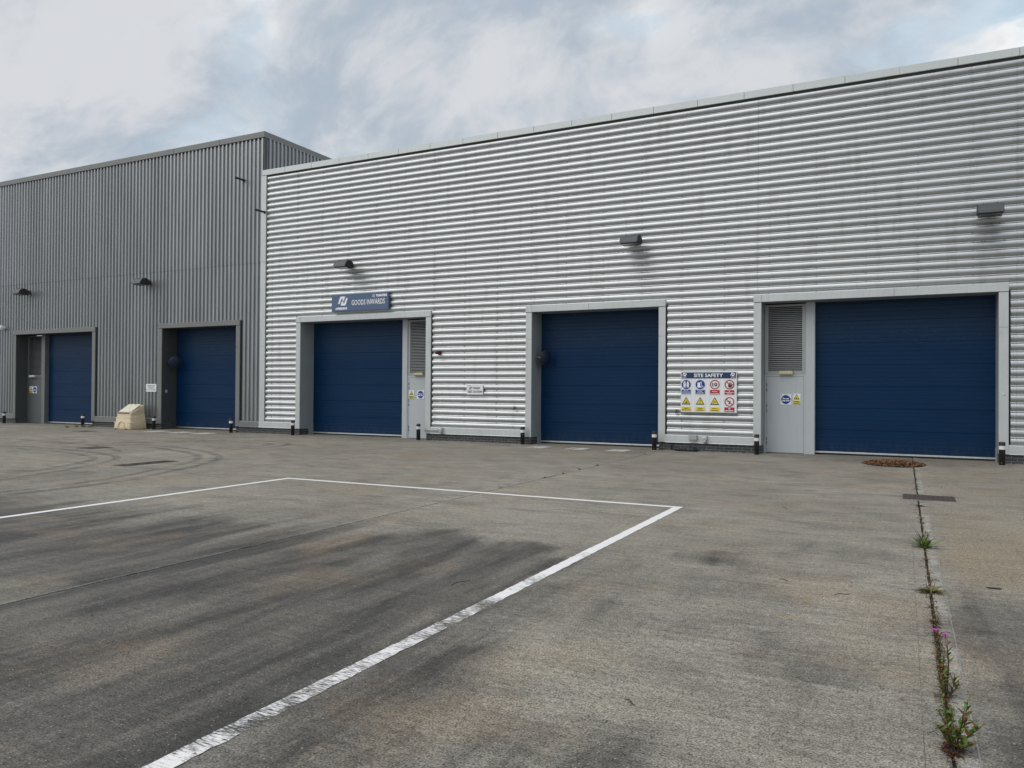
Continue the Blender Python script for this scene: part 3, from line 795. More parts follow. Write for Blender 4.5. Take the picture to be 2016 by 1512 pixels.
# ------------------------------------------------------------------ things on the walls
def at(px, py):
    """point of the yard seen at a pixel of the 2016 px wide photograph (used once, as a surveying aid)"""
    d = F+RT*((px-1008)/1528.91)+UP*((756-py)/1528.91); t = -1.5/d.z
    return (d.x*t, d.y*t)

def make_floodlight():
    t = empty('floodlight', (0, 0, 0)); w = .235
    P = [(-.60, -.115), (-.585, -.06), (-.54, .02), (-.47, .085), (-.38, .115), (-.29, .105), (-.20, .065), (-.15, .02), (-.15, -.075), (-.20, -.10), (-.21, -.085), (-.165, -.06), (-.165, .012), (-.21, .052), (-.295, .09), (-.38, .10), (-.462, .07), (-.528, .01), (-.572, -.065), (-.588, -.108)]
    m = MB(); m.rings([[(-w, y, z) for y, z in P], [(w, y, z) for y, z in P]], smooth=False)
    for sx in (-.13, .13): m.box(sx-.006, sx+.006, -.42, -.30, .108, .126)
    m.build('hood', 'lamp_grey', t)
    Q = [(-.585, -.112), (-.57, -.06), (-.528, .012), (-.462, .072), (-.38, .102), (-.29, .092), (-.205, .052), (-.155, .012), (-.155, -.09)]
    for sx in (-1, 1):
        m = MB(); m.rings([[(sx*(w+.001), y, z) for y, z in Q], [(sx*(w+.009), y, z) for y, z in Q]], smooth=False); m.build('end_cap', 'lamp_cap', t)
    m = MB(); m.rings([[(-w+.01, y, z) for y, z in ((-.56, -.10), (-.50, -.135), (-.22, -.15), (-.17, -.10))], [(w-.01, y, z) for y, z in ((-.56, -.10), (-.50, -.135), (-.22, -.15), (-.17, -.10))]], smooth=False)
    m.build('lamp_glass', 'lamp_glass', t)
    m = MB(); m.box(-.07, .07, -.02, .03, -.09, .07); m.tube([(0, -.02, -.01), (0, -.09, -.015), (0, -.16, -.02)], .028, 8)
    m.tube([(-.14, -.15, -.04), (-.14, -.05, -.02), (.14, -.05, -.02), (.14, -.15, -.04)], .012, 6)
    m.build('bracket', 'lamp_cap', t)
    m = MB(); m.tube([(.02, -.15, -.03), (.10, -.12, -.07), (.12, -.04, -.05), (.10, .01, 0)], .007, 6); m.build('cable', 'hose_black', t)
    return t
fl = make_floodlight()
FLD = [(-32.86, BASEY-.03, 'dark half-moon floodlight on the dark ribbed wall over the leftmost navy door'), (-25.46, BASEY-.03, 'dark half-moon floodlight on the dark ribbed wall, up left of the second navy door'),
       (-15.93, RB-.05, 'grey half-moon floodlight on the silver wall just above the blue goods inwards sign'), (-6.42, RB-.05, 'grey hooded floodlight on the silver wall above the middle navy door'),
       (1.66, RB-.05, 'grey hooded floodlight on the silver wall above the widest navy door, near the right edge')]
for k, (x, y, lab) in enumerate(FLD):
    o = fl if k == 0 else copy_tree(fl); o.location = (x, y, 5.52); tag(o, lab, 'floodlight', 'floodlights mounted on the warehouse walls')

def make_bollard():
    t = empty('bollard', (0, 0, 0)); m = MB()
    rg = lambda r, z, n=20: [(r*math.cos(2*PI*k/n), r*math.sin(2*PI*k/n), z) for k in range(n)]
    m.rings([rg(.061, 0), rg(.061, .485), rg(.056, .497), rg(.04, .500)]); m.build('post', 'bollard_black', t)
    m = MB(); m.rings([rg(.0635, .338), rg(.0635, .415)], caps=False)
    m.rings([rg(.061, .3381), rg(.0635, .338)], caps=False, smooth=False); m.rings([rg(.0635, .415), rg(.061, .4149)], caps=False, smooth=False); m.build('reflective_band', 'bollard_band', t)
    m = MB()
    m.rings([[(-.02+.010*math.cos(2*PI*k/8), -.062, .055+.010*math.sin(2*PI*k/8)) for k in range(8)], [(-.02+.009*math.cos(2*PI*k/8), -.066, .055+.009*math.sin(2*PI*k/8)) for k in range(8)]]); m.build('bolt', 'steel', t)
    m = MB(); m.rings([rg(.12, .001), rg(.115, .007)]); m.build('base_pad', 'mortar', t)
    return t
bo = make_bollard()
BOL = [(-33.86, 'leftmost black bollard, left of the first navy door'), (-28.74, 'black bollard in front of the leftmost navy door, weeds at its foot'), (-24.62, 'black bollard standing just right of the tan grit bin'),
       (-20.70, 'black bollard at the right jamb of the navy door nearest the silver building'), (-17.95, 'black bollard by the left jamb of the door under the blue goods inwards sign'),
       (-13.13, 'black bollard in front of the narrow grey door beside the jet wash sign wall'), (-9.63, 'black bollard at the left jamb of the middle navy door on the silver building'), (-5.78, 'black bollard where the long slanting floor joint meets the wall'),
       (-3.19, 'black bollard between the site safety board and the wide grey personnel door'), (1.87, 'rightmost and largest looking black bollard, at the right jamb of the widest door')]
BY = [19.6, 19.62, 19.58, 19.55, 19.58, 19.75, 19.77, 19.68, 19.55, 19.48]
for k, ((x, lab), y) in enumerate(zip(BOL, BY)):
    o = bo if k == 0 else copy_tree(bo); o.location = (x, y, 0); o.rotation_euler = (R_(random.uniform(-.8, .8)), R_(random.uniform(-.8, .8)), random.uniform(-.5, .5))
    tag(o, lab, 'bollard', 'black bollards with white bands along the loading doors')

for (x, y, lab) in FLD[2:]:
    m = MB()
    for k in range(16):
        dx = x+random.gauss(0, .24); r_ = int((5.28-Z0R)/PITCH)-random.choice((0, 0, 1, 2)); z_ = Z0R+r_*PITCH+PITCH-.030; w_ = random.uniform(.008, .022)
        m.face([(dx-w_, RB-.0195, z_-.004), (dx+w_, RB-.0195, z_-.004), (dx+w_*.6, RB-.0185, z_+.010), (dx-w_*.6, RB-.0185, z_+.010)])
    m.build('drip_stain', 'hose_black', WH)
# overflow pipes
def pipe(x, z, lab, y0, ln=.42):
    t = empty('overflow_pipe', (x, y0, z), label=lab, cat='pipe', group='overflow pipes poking out of the walls')
    m = MB(); m.tube([(0, .05, 0), (0, -ln, 0)], .035, 10, caps=False); m.tube([(0, -ln, 0), (0, .05, 0)], .028, 10, caps=False); m.build('pipe_body', 'lamp_cap', t)
    m = MB(); m.tube([(0, .002, 0), (0, -.02, 0)], .055, 10); m.build('collar', 'lamp_cap', t)
    bx('pipe_bore', 'black_void', t, -.026, .026, -.30, -.29, -.026, .026)
pipe(-20.62, 8.82, 'short black overflow pipe high on the dark ribbed wall near its corner', BASEY-.02)
pipe(-19.63, 7.60, 'short black overflow pipe crossing the pale corner trim of the silver wall', D+.02)

# security camera
t = empty('security_camera', (-34.53, BASEY-.04, 4.06), label='small white ball security camera on the dark wall at the left edge', cat='camera')
m = MB(); rings = []
for k in range(1, 12):
    a = PI*k/12; rings.append([(.115*math.sin(a)*math.cos(2*PI*q/18), -.16+.115*math.sin(a)*math.sin(2*PI*q/18), .115*math.cos(a)) for q in range(18)])
m.rings(rings); m.build('housing', 'bollard_band', t)
m = MB(); m.tube([(0, .02, 0), (0, -.08, 0)], .07, 14); m.build('wall_mount', 'white_plastic', t)
m = MB(); d_ = Vector((-.45, -.85, -.25)).normalized(); c_ = Vector((0, -.16, 0)); m.tube([c_+d_*.09, c_+d_*.118], [.055, .05], 14); m.build('lens', 'rubber_seal', t)

# red sounder
t = empty('alarm_sounder', (-12.56, RB-.03, 2.66), label='small dark red alarm sounder beside the door under the goods inwards sign', cat='alarm')
m = MB(); m.tube([(0, .0, 0), (0, -.05, 0), (0, -.12, 0)], [.065, .065, .05], 14); m.build('base', 'red_plastic', t)
m = MB(); m.tube([(0, -.12, 0), (0, -.165, 0), (0, -.19, 0), (0, -.197, 0)], [.055, .055, .04, .02], 14); m.build('lens', 'red_plastic', t)

# outdoor sockets
def socket(x, z, kind, lab):
    t = empty('outdoor_socket', (x, D-.006, z), label=lab, cat='socket', group='outdoor sockets on the base trim')
    if kind == 'round':
        m = MB(); m.box(-.05, .06, -.05, 0, -.075, .085, bev=.012); m.build('box', 'grey_plastic', t)
        m = MB(); m.tube([(0, -.05, .02), (0, -.085, .015), (0, -.12, .0)], [.055, .06, .05], 14); m.build('cover', 'white_plastic', t)
        m = MB(); m.tube([(.0, -.06, -.03), (.0, -.09, -.075)], [.035, .03], 12); m.build('plug', 'white_plastic', t)
    else:
        m = MB(); m.box(-.115, .10, -.07, 0, -.055, .085, bev=.012); m.build('box', 'grey_plastic', t)
        bx('flap', 'grey_plastic', t, -.10, .09, -.082, -.071, -.02, .065); bx('lower_lip', 'grey_plastic', t, -.10, .07, -.079, -.071, -.052, -.028)
    return t
socket(-12.42, .315, 'round', 'white round-fronted socket on the pale base trim below the jet wash sign')
socket(-4.82, .335, 'box', 'grey boxy socket on the base trim below the site safety board')
socket(-4.52, .315, 'round', 'white round-fronted socket on the base trim right beside a grey socket box')
m = MB(); m.tube([(-13.05, D-.02, .305), (-12.5, D-.02, .305)], .012, 8); m.tube([(-12.95, D-.02, .27), (-12.5, D-.02, .27)], .008, 8)
tag(m.build('conduit', 'grey_plastic'), 'thin grey conduit running along the base trim into the white socket', 'conduit')

def hook(x, z, lab):
    t = empty('wall_tap', (x, RB-.03, z), label=lab, cat='tap', group='small dark taps on the silver wall')
    m = MB(); m.tube([(0, .0, 0), (0, -.10, 0), (0, -.13, -.035)], .016, 8); m.build('spout', 'lamp_cap', t)
    m = MB(); m.tube([(0, -.06, .0), (0, -.06, .05)], .010, 6); m.tube([(-.035, -.06, .052), (.035, -.06, .052)], .010, 6); m.build('handle', 'lamp_cap', t)
hook(-9.97, 1.01, 'small dark tap on the silver wall right of the jet wash sign'); hook(-5.27, 1.0, 'small dark tap at the lower left corner of the site safety board')

# bulkhead lights over the narrow doors
def bulk(x0, x1, z, lab, mat):
    t = empty('bulkhead_light', ((x0+x1)/2, D+PANY-.004, z), label=lab, cat='wall light', group='bulkhead lights over the narrow doors'); w = (x1-x0)/2
    m = MB(); m.rings([[(sx, y, z_) for y, z_ in ((0, -.045), (-.075, -.045), (-.10, -.02), (-.10, .03), (-.075, .05), (0, .05))] for sx in (-w, w)], smooth=False); m.build('diffuser', mat, t)
    for sx in (-w-.004, w-.008): bx('end_cap', mat, t, sx, sx+.012, -.105, -.001, -.05, .055)
bulk(-2.785, -2.475, 2.01, 'cream bulkhead light over the grey door by the widest navy door', 'cream_plastic')
bulk(-13.73, -13.40, 2.02, 'cream bulkhead light over the grey door nearest the jet wash sign', 'cream_plastic')
bulk(-33.42, -33.07, 2.00, 'white bulkhead light over the dark grey door at far left', 'white_plastic')

# convex mirrors at two bays
def mirror(x, y, z, nrm, r, lab, root):
    t = empty('convex_mirror', (x, y, z), label=lab, cat='mirror', group='round convex mirrors hung in the door recesses')
    n = Vector(nrm).normalized(); u = n.cross(Vector((0, 0, 1))).normalized(); v = u.cross(n)
    rg = lambda rr, d: [n*d+(u*math.cos(2*PI*k/32)+v*math.sin(2*PI*k/32))*rr for k in range(32)]
    m = MB(); m.rings([rg(r*.94, .0), rg(r*.8, .022), rg(r*.55, .042), rg(r*.25, .055), rg(.02, .058)]); m.build('mirror_face', 'mirror_painted_reflection', t)
    m = MB(); m.rings([rg(r*.94, .006), rg(r, .004), rg(r*1.02, -.012), rg(r*.93, -.03)]); m.build('rim', 'lamp_cap', t)
    m = MB(); m.tube([Vector(root)-Vector((x, y, z)), -n*.03], .012, 8); m.build('arm', 'aluminium', t)
mirror(-9.16, D+.36, 2.46, (.93, -.36, -.10), .23, 'round dark mirror on an arm at the left of the middle navy door', (-9.45, D+.30, 2.50))
mirror(-24.36, D+.33, 2.50, (.80, -.55, -.25), .23, 'round navy mirror in the dark recess left of the second navy door', (-24.69, D+.40, 2.62))
t = bx('door_switch', 'white_plastic', None, -24.50, -24.45, 0, .02, 0, 0); bpy.data.objects.remove(t)
t = empty('door_switch', (-24.69+.0, D+.22, 1.42), label='tiny white switch on the dark reveal of the second navy door', cat='switch')
bx('plate', 'white_plastic', t, 0, .018, -.04, .04, -.05, .05, bev=0); bx('button', 'steel', t, .018, .03, -.02, .02, .01, .035)
t = empty('door_button', (1.945, D-.006, 1.52), label='tiny white button on the right jamb of the widest navy door', cat='switch')
bx('plate', 'white_plastic', t, -.022, .022, -.012, 0, -.022, .022, bev=.004)
m = MB(); m.tube([(0, -.012, 0), (0, -.018, 0)], .010, 8); m.build('button', 'white_plastic', t)

# ------------------------------------------------------------------ signs
def emblem(parent, x, z, y, s, mat='letter_white'):
    """slanted two-stroke monogram"""
    Q = [[(365, 548), (415, 548), (472, 425), (425, 395)], [(425, 395), (472, 425), (560, 425), (575, 378), (450, 375)], [(508, 425), (490, 472), (540, 472), (560, 425)]]
    m = MB()
    for q in Q:
        pts = [((px-510)/290*s, (482-pz)/290*s) for px, pz in q]
        m.face([(px, 0, pz) for px, pz in pts]); m.face([(-px, 0, -pz) for px, pz in pts])
    return m.build('emblem', mat, parent, (x, y, z))
def rosette(parent, x, z, y, r, mat='letter_white'):
    m = MB()
    for k in range(7):
        a = 2*PI*k/7
        for d0, d1, w in ((.35, .62, .30), (.70, 1.0, .25)):
            p = lambda rr, aa: (r*rr*math.cos(aa), 0, r*rr*math.sin(aa))
            m.face([p(d0, a-w), p(d1, a-w+.25), p(d1, a+w+.1), p(d0, a+w)])
    return m.build('rosette', mat, parent, (x, y, z))

def sign_board(name, x0, x1, z0, z1, yf, mat, lab, cat='sign', th=.03, group=None, edge=None):
    t = empty(name, ((x0+x1)/2, yf, (z0+z1)/2), label=lab, cat=cat, group=group); w = (x1-x0)/2; h = (z1-z0)/2
    bx('board', mat, t, -w, w, 0, th, -h, h, bev=.003)
    return t, w, h
YS = RB-.062     # crest plane of the silver ribs
t, w, h = sign_board('goods_inwards_sign', -16.61, -14.37, 4.045, 4.588, YS-.09, 'sign_slate', 'slate blue rectangular sign with white goods inwards lettering above the silver building door', th=.075)
e = -.0035
text('lettering', 'GOODS INWARDS', .165, 'letter_white', t, .34, -.09, e, width=1.30, bold=.012)
emblem(t, -.66, .06, e, .40)
text('lettering', 'HYPERDRIVE', .065, 'letter_white', t, -.72, -.215, e, width=.47, bold=.10, shear=.25)
rosette(t, .56, .175, e, .055); text('lettering', 'TURNTIDE', .062, 'letter_white', t, .86, .145, e, width=.42, bold=.09)

t, w, h = sign_board('jet_wash_sign', -11.56, -11.005, 1.40, 1.70, YS-.03, 'sign_white', 'small white jet wash test station sign on the silver ribs', th=.02)
text('lettering', 'JET WASH', .062, 'sign_black', t, -.01, .01, e, width=.36, bold=.03); text('lettering', 'TEST STATION', .062, 'sign_black', t, .0, -.095, e, width=.50, bold=.03)
bx('small_print', 'sign_slate', t, -.25, -.13, e, e+.002, .115, .122)

t, w, h = sign_board('delivery_notice', -25.54, -24.97, 1.39, 1.685, BASEY-.066, 'sign_white', 'small white notice with three dark lines of print, right of the grit bin', cat='notice', th=.02)
def word_row(par, z, hh, segs, mat='sign_slate'):
    m = MB()
    for a, b_ in segs:
        x = a
        while x < b_-.006:
            wd = random.uniform(.010, .018); k = random.choice((0, 1, 2))
            m.face([(x, 0, z), (min(x+wd, b_), 0, z), (min(x+wd, b_), 0, z+hh*(.25 if k else 1)), (x, 0, z+hh*(.25 if k else 1))])
            if k: m.face([(x, 0, z+hh*.4), (x+wd*.5, 0, z+hh*.4), (x+wd*.5, 0, z+hh), (x, 0, z+hh)])
            x += wd+.005
    return m.build('print_line', mat, par, (0, e, 0))
word_row(t, .055, .045, [(-.20, .03), (.06, .22)]); word_row(t, -.02, .042, [(-.14, -.05), (-.03, .16)])
word_row(t, -.085, .026, [(-.27, -.17), (-.14, -.07), (-.04, .04), (.05, .26)], 'sign_black')

# site safety board
t, w, h = sign_board('site_safety_sign', -5.155, -3.738, 1.00, 2.042, YS-.045, 'sign_white', 'large white site safety board with eight coloured pictogram panels', th=.03)
m = MB(); bx('header_band', 'sign_navy', t, -w+.02, w-.02, e, e+.003, h-.175, h-.02)
e2 = e-.003
text('lettering', 'SITE SAFETY', .088, 'letter_white', t, .0, h-.14, e2, width=.735, bold=.025)
for sx in (-1, 1):
    emblem(t, sx*(w-.10), h-.075, e2, .115); bx('small_print', 'letter_white', t, sx*(w-.09)-.055, sx*(w-.09)+.055, e2, e2+.001, h-.148, h-.138)
cols = [-.565, -.205, .165, .53]
def tri(par, x, z, s, inner='sign_yellow'):
    def T(r): return [(0, r), (-r*.95, -r*.66), (r*.95, -r*.66)]
    poly('warning_triangle', T(s), 'sign_black', par, x, z, e2); poly('warning_field', T(s*.74), inner, par, x, z, e2-.002)
def caption(par, x, z, wd, hh, mat, lines, col='letter_white', lh=.020):
    bx('caption_plate', mat, par, x-wd/2, x+wd/2, e2, e2+.003, z-hh/2, z+hh/2)
    n = len(lines); st = hh/(n+.35)
    for k, s_ in enumerate(lines):
        mw = min(wd*.92, len(s_)*lh*.95); text('caption', s_, lh, col, par, x, z+hh/2-st*(k+1)+.0, e2-.003, width=mw, bold=.05)
def panel_edge(par, x, z0, z1):
    m = MB()
    for a, b_, c_, d_ in ((x-.135, x+.135, z0, z0+.003), (x-.135, x+.135, z1-.003, z1), (x-.135, x-.132, z0, z1), (x+.132, x+.135, z0, z1)):
        m.face([(a, 0, c_), (b_, 0, c_), (b_, 0, d_), (a, 0, d_)])
    m.build('panel_edge', 'grey_plastic', par, (0, e+.002, 0))
zt, zb = .19, -.245
for k, x in enumerate(cols): panel_edge(t, x, -.06, .335); panel_edge(t, x, -.51, -.09)
for x in cols[:2]: poly('mandatory_disc', disc_pts(.118), 'sign_blue', t, x, zt, e2)
# hi-vis waistcoat
m = MB()
for s_ in (-1, 1):
    m.face([(s_*.012, 0, -.075), (s_*.072, 0, -.075), (s_*.072, 0, .03), (s_*.052, 0, .085), (s_*.028, 0, .085), (s_*.012, 0, .02)])
m.build('pictogram', 'letter_white', t, (cols[0], e2-.002, zt))
for s_ in (-.045, .045): bx('pictogram_stripe', 'sign_blue', t, cols[0]+s_-.003, cols[0]+s_+.003, e2-.004, e2-.003, zt-.04, zt+.07)
bx('pictogram_stripe', 'sign_blue', t, cols[0]-.072, cols[0]+.072, e2-.0045, e2-.0035, zt-.052, zt-.046)
# boot
poly('pictogram', [(-.07, -.075), (.02, -.075), (.02, -.055), (-.0, -.03), (-.0, .05), (-.068, .05)], 'letter_white', t, cols[1], zt, e2-.002)
m = MB()
for q in ([(-.02, .06), (.04, .075), (.045, .065), (-.015, .05)], [(.03, .07), (.045, .07), (.03, .0), (.018, .0)], [(.018, .0), (.03, .0), (.085, -.06), (.07, -.072)], [(.02, -.03), (.02, -.075), (.04, -.075)]): m.face([(a, 0, b_) for a, b_ in q])
m.build('pictogram', 'letter_white', t, (cols[1], e2-.002, zt))
for x, z in ((cols[2], zt), (cols[3], zt), (cols[3], zb)): ring('prohibition_ring', .096, .120, 'sign_red', t, x, z, e2)
text('lettering', '10', .085, 'sign_black', t, cols[2], zt-.042, e2, width=.125, bold=.05)
m = MB()   # hand
m.face([(-.035, 0, -.07), (.035, 0, -.07), (.045, 0, -.01), (-.045, 0, -.01)])
for q, (a, l) in enumerate(((-.040, .045), (-.018, .068), (.006, .066), (.030, .05))): m.face([(a, 0, -.01), (a+.014, 0, -.01), (a+.018, 0, -.01+l), (a+.006, 0, -.01+l)])
m.face([(.045, 0, -.04), (.08, 0, .005), (.07, 0, .015), (.043, 0, -.015)]); m.build('pictogram', 'sign_black', t, (cols[3]+.01, e2-.0015, zt))
m = MB(); m.face([(-.06, 0, -.012), (.045, 0, -.012), (.045, 0, .0), (-.06, 0, .0)]); m.face([(-.03, 0, -.065), (.0, 0, -.075), (.02, 0, -.045), (-.015, 0, -.035)]); m.build('pictogram', 'sign_black', t, (cols[3], e2-.0015, zb+.02))
for z in (zt, zb):
    c_, s_ = math.cos(PI/4), math.sin(PI/4); L_, W2 = .105, .010
    poly('prohibition_bar', [(-L_*c_-W2*s_, L_*s_-W2*c_), (-L_*c_+W2*s_, L_*s_+W2*c_), (L_*c_+W2*s_, -L_*s_+W2*c_), (L_*c_-W2*s_, -L_*s_-W2*c_)], 'sign_red', t, cols[3], z, e2-.003)
for x in cols[:3]: tri(t, x, zb, .118)
def forklift(par, x, z, y, s):
    m = MB()
    for q in ([(-.5, -.5), (.35, -.5), (.35, -.15), (-.1, -.15), (-.5, -.3)], [(-.1, -.15), (.0, -.15), (.0, .5), (-.1, .5)], [(-.1, .42), (.3, .42), (.3, .5), (-.1, .5)], [(.24, -.15), (.3, -.15), (.3, .5), (.24, .5)], [(-.62, -.6), (-.56, -.6), (-.56, .5), (-.62, .5)], [(-.95, -.6), (-.56, -.6), (-.56, -.54), (-.95, -.54)], [(.02, -.15), (.2, -.15), (.16, .25), (.06, .25)]): m.face([(a*s, 0, b_*s) for a, b_ in q])
    for cx in (-.3, .22): m.face([(s*(cx+.15*math.cos(k*PI/5)), 0, s*(-.52+.15*math.sin(k*PI/5))) for k in range(10)])
    m.build('pictogram', 'sign_black', par, (x, y, z))
forklift(t, cols[0]+.008, zb-.012, e2-.003, .062)
m = MB(); m.face([(-.010, 0, .055), (.010, 0, .055), (.006, 0, -.02), (-.006, 0, -.02)]); m.face([(.010*math.cos(k*PI/5), 0, -.043+.010*math.sin(k*PI/5)) for k in range(10)]); m.build('pictogram', 'sign_black', t, (cols[1], e2-.003, zb-.005))
m = MB(); m.face([(-.030, 0, .025), (.02, 0, .0), (.035, 0, -.028), (-.02, 0, .0)]); m.face([(-.045, 0, -.05), (-.04, 0, -.055), (.0, 0, -.02), (-.006, 0, -.012)]); m.build('pictogram', 'sign_black', t, (cols[2], e2-.003, zb))
caption(t, cols[0], .0, .235, .112, 'sign_blue', ['Hi-vis', 'must be worn', 'at all times']); caption(t, cols[1], .0, .235, .112, 'sign_blue', ['Protective', 'footwear', 'must be worn', 'at all times'], lh=.016)
caption(t, cols[2], -.003, .24, .112, 'sign_red', ['Maximum', 'speed limit']); caption(t, cols[3], -.006, .24, .112, 'sign_red', ['No', 'unauthorised', 'access'])
caption(t, cols[0], -.435, .235, .10, 'sign_yellow', ['Caution', 'fork lift trucks'], 'sign_black'); caption(t, cols[1], -.435, .235, .10, 'sign_yellow', ['Caution', 'vehicles'], 'sign_black')
caption(t, cols[2], -.438, .235, .10, 'sign_yellow', ['CCTV in', 'operation'], 'sign_black'); caption(t, cols[3], -.438, .24, .11, 'sign_red', ['No', 'smoking'], lh=.030)

# small door signs
def fire_sign(x0, x1, z0, z1, lab):
    t, w, h = sign_board('fire_exit_sign', x0, x1, z0, z1, D+PANY-.009, 'sign_white', lab, th=.008, group='blue disc fire exit signs on the narrow doors')
    poly('mandatory_disc', disc_pts(min(w, h)*.86), 'sign_blue', t, 0, 0, e)
    text('lettering', 'Fire exit', .034, 'letter_white', t, 0, .008, e2, width=w*1.15, bold=.06); text('lettering', 'keep clear', .034, 'letter_white', t, 0, -.042, e2, width=w*1.4, bold=.06)
    bx('corner_mark', 'sign_black', t, -w+.012, -w+.032, e, e+.002, h-.034, h-.012)
def fork_sign(x0, x1, z0, z1, lab):
    t, w, h = sign_board('forklift_sign', x0, x1, z0, z1, D+PANY-.009, 'sign_white', lab, th=.008, group='yellow forklift signs on the narrow doors')
    tri(t, 0, h*.30, h*.60); forklift(t, 0, h*.22, e2-.003, h*.28)
    bx('caption_plate', 'sign_yellow', t, -w+.006, w-.006, e, e+.003, -h+.008, -h*.30)
    text('caption', 'Forklifts in', .024, 'sign_black', t, 0, -h*.56, e2, width=w*1.6, bold=.05); text('caption', 'operation', .024, 'sign_black', t, 0, -h*.86, e2, width=w*1.45, bold=.05)
    bx('corner_mark', 'sign_black', t, -w+.010, -w+.026, e, e+.002, h-.030, h-.012)
fire_sign(-2.765, -2.505, 1.215, 1.478, 'blue disc fire exit sign on the grey door left of the widest navy door'); fork_sign(-2.475, -2.29, 1.235, 1.495, 'yellow triangle forklift sign on the grey door left of the widest navy door')
fork_sign(-13.965, -13.765, 1.25, 1.515, 'yellow triangle forklift sign on the grey door under the goods inwards building end'); fire_sign(-13.665, -13.385, 1.25, 1.515, 'blue disc fire exit sign on the grey door nearest the jet wash sign')
fork_sign(-33.53, -33.31, 1.28, 1.57, 'faded yellow forklift sign on the dark grey door at far left'); fire_sign(-33.295, -33.02, 1.28, 1.57, 'blue disc fire exit sign on the dark grey door at far left')

# ------------------------------------------------------------------ grit bin
t = empty('grit_bin', (-25.66, 19.42, 0), label='weathered tan plastic grit bin with sloping lid against the dark wall', cat='grit bin')
def rr(x0, x1, y0, y1, z, r=.07, tilt=None):
    out = []
    for cx, cy, a0 in ((x1-r, y1-r, 0), (x0+r, y1-r, 90), (x0+r, y0+r, 180), (x1-r, y0+r, 270)):
        for k in range(5):
            a = R_(a0+k*22.5); x = cx+r*math.cos(a); y = cy+r*math.sin(a)
            out.append((x, y, z if tilt is None else tilt(x, y)))
    return out
hw = .43
lidz = lambda x, y: min(.875, .62+(y+.26)*.62) if y > -.30 else .60
m = MB()
levels = [(.0, .455, -.40, .34), (.055, .452, -.395, .34), (.25, .440, -.375, .335), (.262, .420, -.352, .325), (.43, .412, -.34, .32), (.442, .392, -.322, .31), (.56, .385, -.312, .305)]
rings = [rr(-a, a, y0, y1, z) for z, a, y0, y1 in levels]
# rear of each band climbs towards the wall
rings2 = []
for (z, a, y0, y1), r_ in zip(levels, rings):
    rise = 0 if z < .1 else .10*min(1, z/.43)
    rings2.append([(x, y, zz_+rise*(y-y0)/(y1-y0)) for x, y, zz_ in r_])
a, y0, y1 = .382, -.308, .30
rings2.append([(x, y, .60+.27*max(0, min(1, (y-y0-.02)/(y1-y0-.16)))) for x, y, _ in rr(-a, a, y0, y1, 0)])
a, y0, y1 = .362, -.285, .285
rings2.append([(x, y, .625+.27*max(0, min(1, (y-y0-.02)/(y1-y0-.14)))) for x, y, _ in rr(-a, a, y0, y1, 0, .05)])
m.rings(rings2, smooth=True); m.build('bin_body', 'bin_plastic', t)
m = MB(); a, y0, y1 = .325, -.300, .16
L1 = [(x, y, .622+.27*max(0, (y+.268-.02)/.408)) for x, y, _ in rr(-a, a, y0, y1, 0, .03)]
m.rings([L1, [(x, y, z+.03) for x, y, z in L1], [(x*.96, y*.96-.002, z+.036) for x, y, z in L1]], smooth=False); m.build('lid', 'bin_lid', t)
m = MB(); m.box(-.31, .31, -.318, -.28, .590, .618); m.build('lid_gap', 'black_void', t)
sl_ = math.atan2(.27, .408)
for dx in (-.13, .13): bx('vent', 'lamp_grey', t, dx-.035, dx+.035, .09, .125, .86+.0, .905)
m = MB()
for k in range(16):
    x = random.uniform(-.15, .10); y = random.choice((-.10, -.02, .03)); z = .622+.27*(y+.248)/.408+.042
    w_ = random.uniform(.02, .06); m.face([(x, y, z), (x+w_, y, z), (x+w_, y+.028, z+.0185), (x, y+.028, z+.0185)])
m.build('worn_print', 'sign_black', t)
m = MB()
pts_ = [(-.20, -.402, .0), (-.18, -.394, .14), (-.10, -.388, .27), (0, -.385, .31), (.10, -.388, .27), (.18, -.394, .14), (.20, -.402, .0)]
m.tube(smooth([p[:2] for p in pts_], 1) and pts_, .012, 6); m.build('hatch_arch', 'bin_plastic', t)
for dx in (-.36, .20): bx('foot_notch', 'black_void', t, dx, dx+.14, -.408, -.38, -.0, .03)

for zb_, a_, ya, yb in ((.256, .437, -.372, .334), (.436, .409, -.338, .32)):
    ridge = []
    for x, y in ((-a_, yb), (-a_, ya), (a_, ya), (a_, yb)): ridge.append((x*.985, y, zb_+.10*min(1, zb_/.43)*(y-ya)/(yb-ya)))
    m = MB(); m.tube(ridge, .011, 6); m.build('moulded_ridge', 'bin_lid', t)
# ------------------------------------------------------------------ covers and drains in the yard
t = empty('inspection_cover', (.325, 12.77, .0), label='rusty brown rectangular steel cover set across the weed joint', cat='cover')
bx('surround', 'weathered_concrete', t, -.37, .37, -.33, .33, -.02, .0035)
bx('plate', 'rust_steel', t, -.335, .335, -.295, .295, -.01, .0075)
m = MB()
for i in range(11):
    for j in range(10):
        x = -.30+i*.06; y = -.265+j*.059; a = R_(45 if (i+j) % 2 else -45); dx, dy = .019*math.cos(a), .019*math.sin(a); nx, ny = -dy*.28, dx*.28
        m.rings([[(x-dx, y-dy, .0075), (x+nx, y+ny, .0075), (x+dx, y+dy, .0075), (x-nx, y-ny, .0075)], [(x-dx*.7, y-dy*.7, .0105), (x+nx*.5, y+ny*.5, .0105), (x+dx*.7, y+dy*.7, .0105), (x-nx*.5, y-ny*.5, .0105)]], smooth=False)
m.build('tread_pattern', 'rust_steel', t)
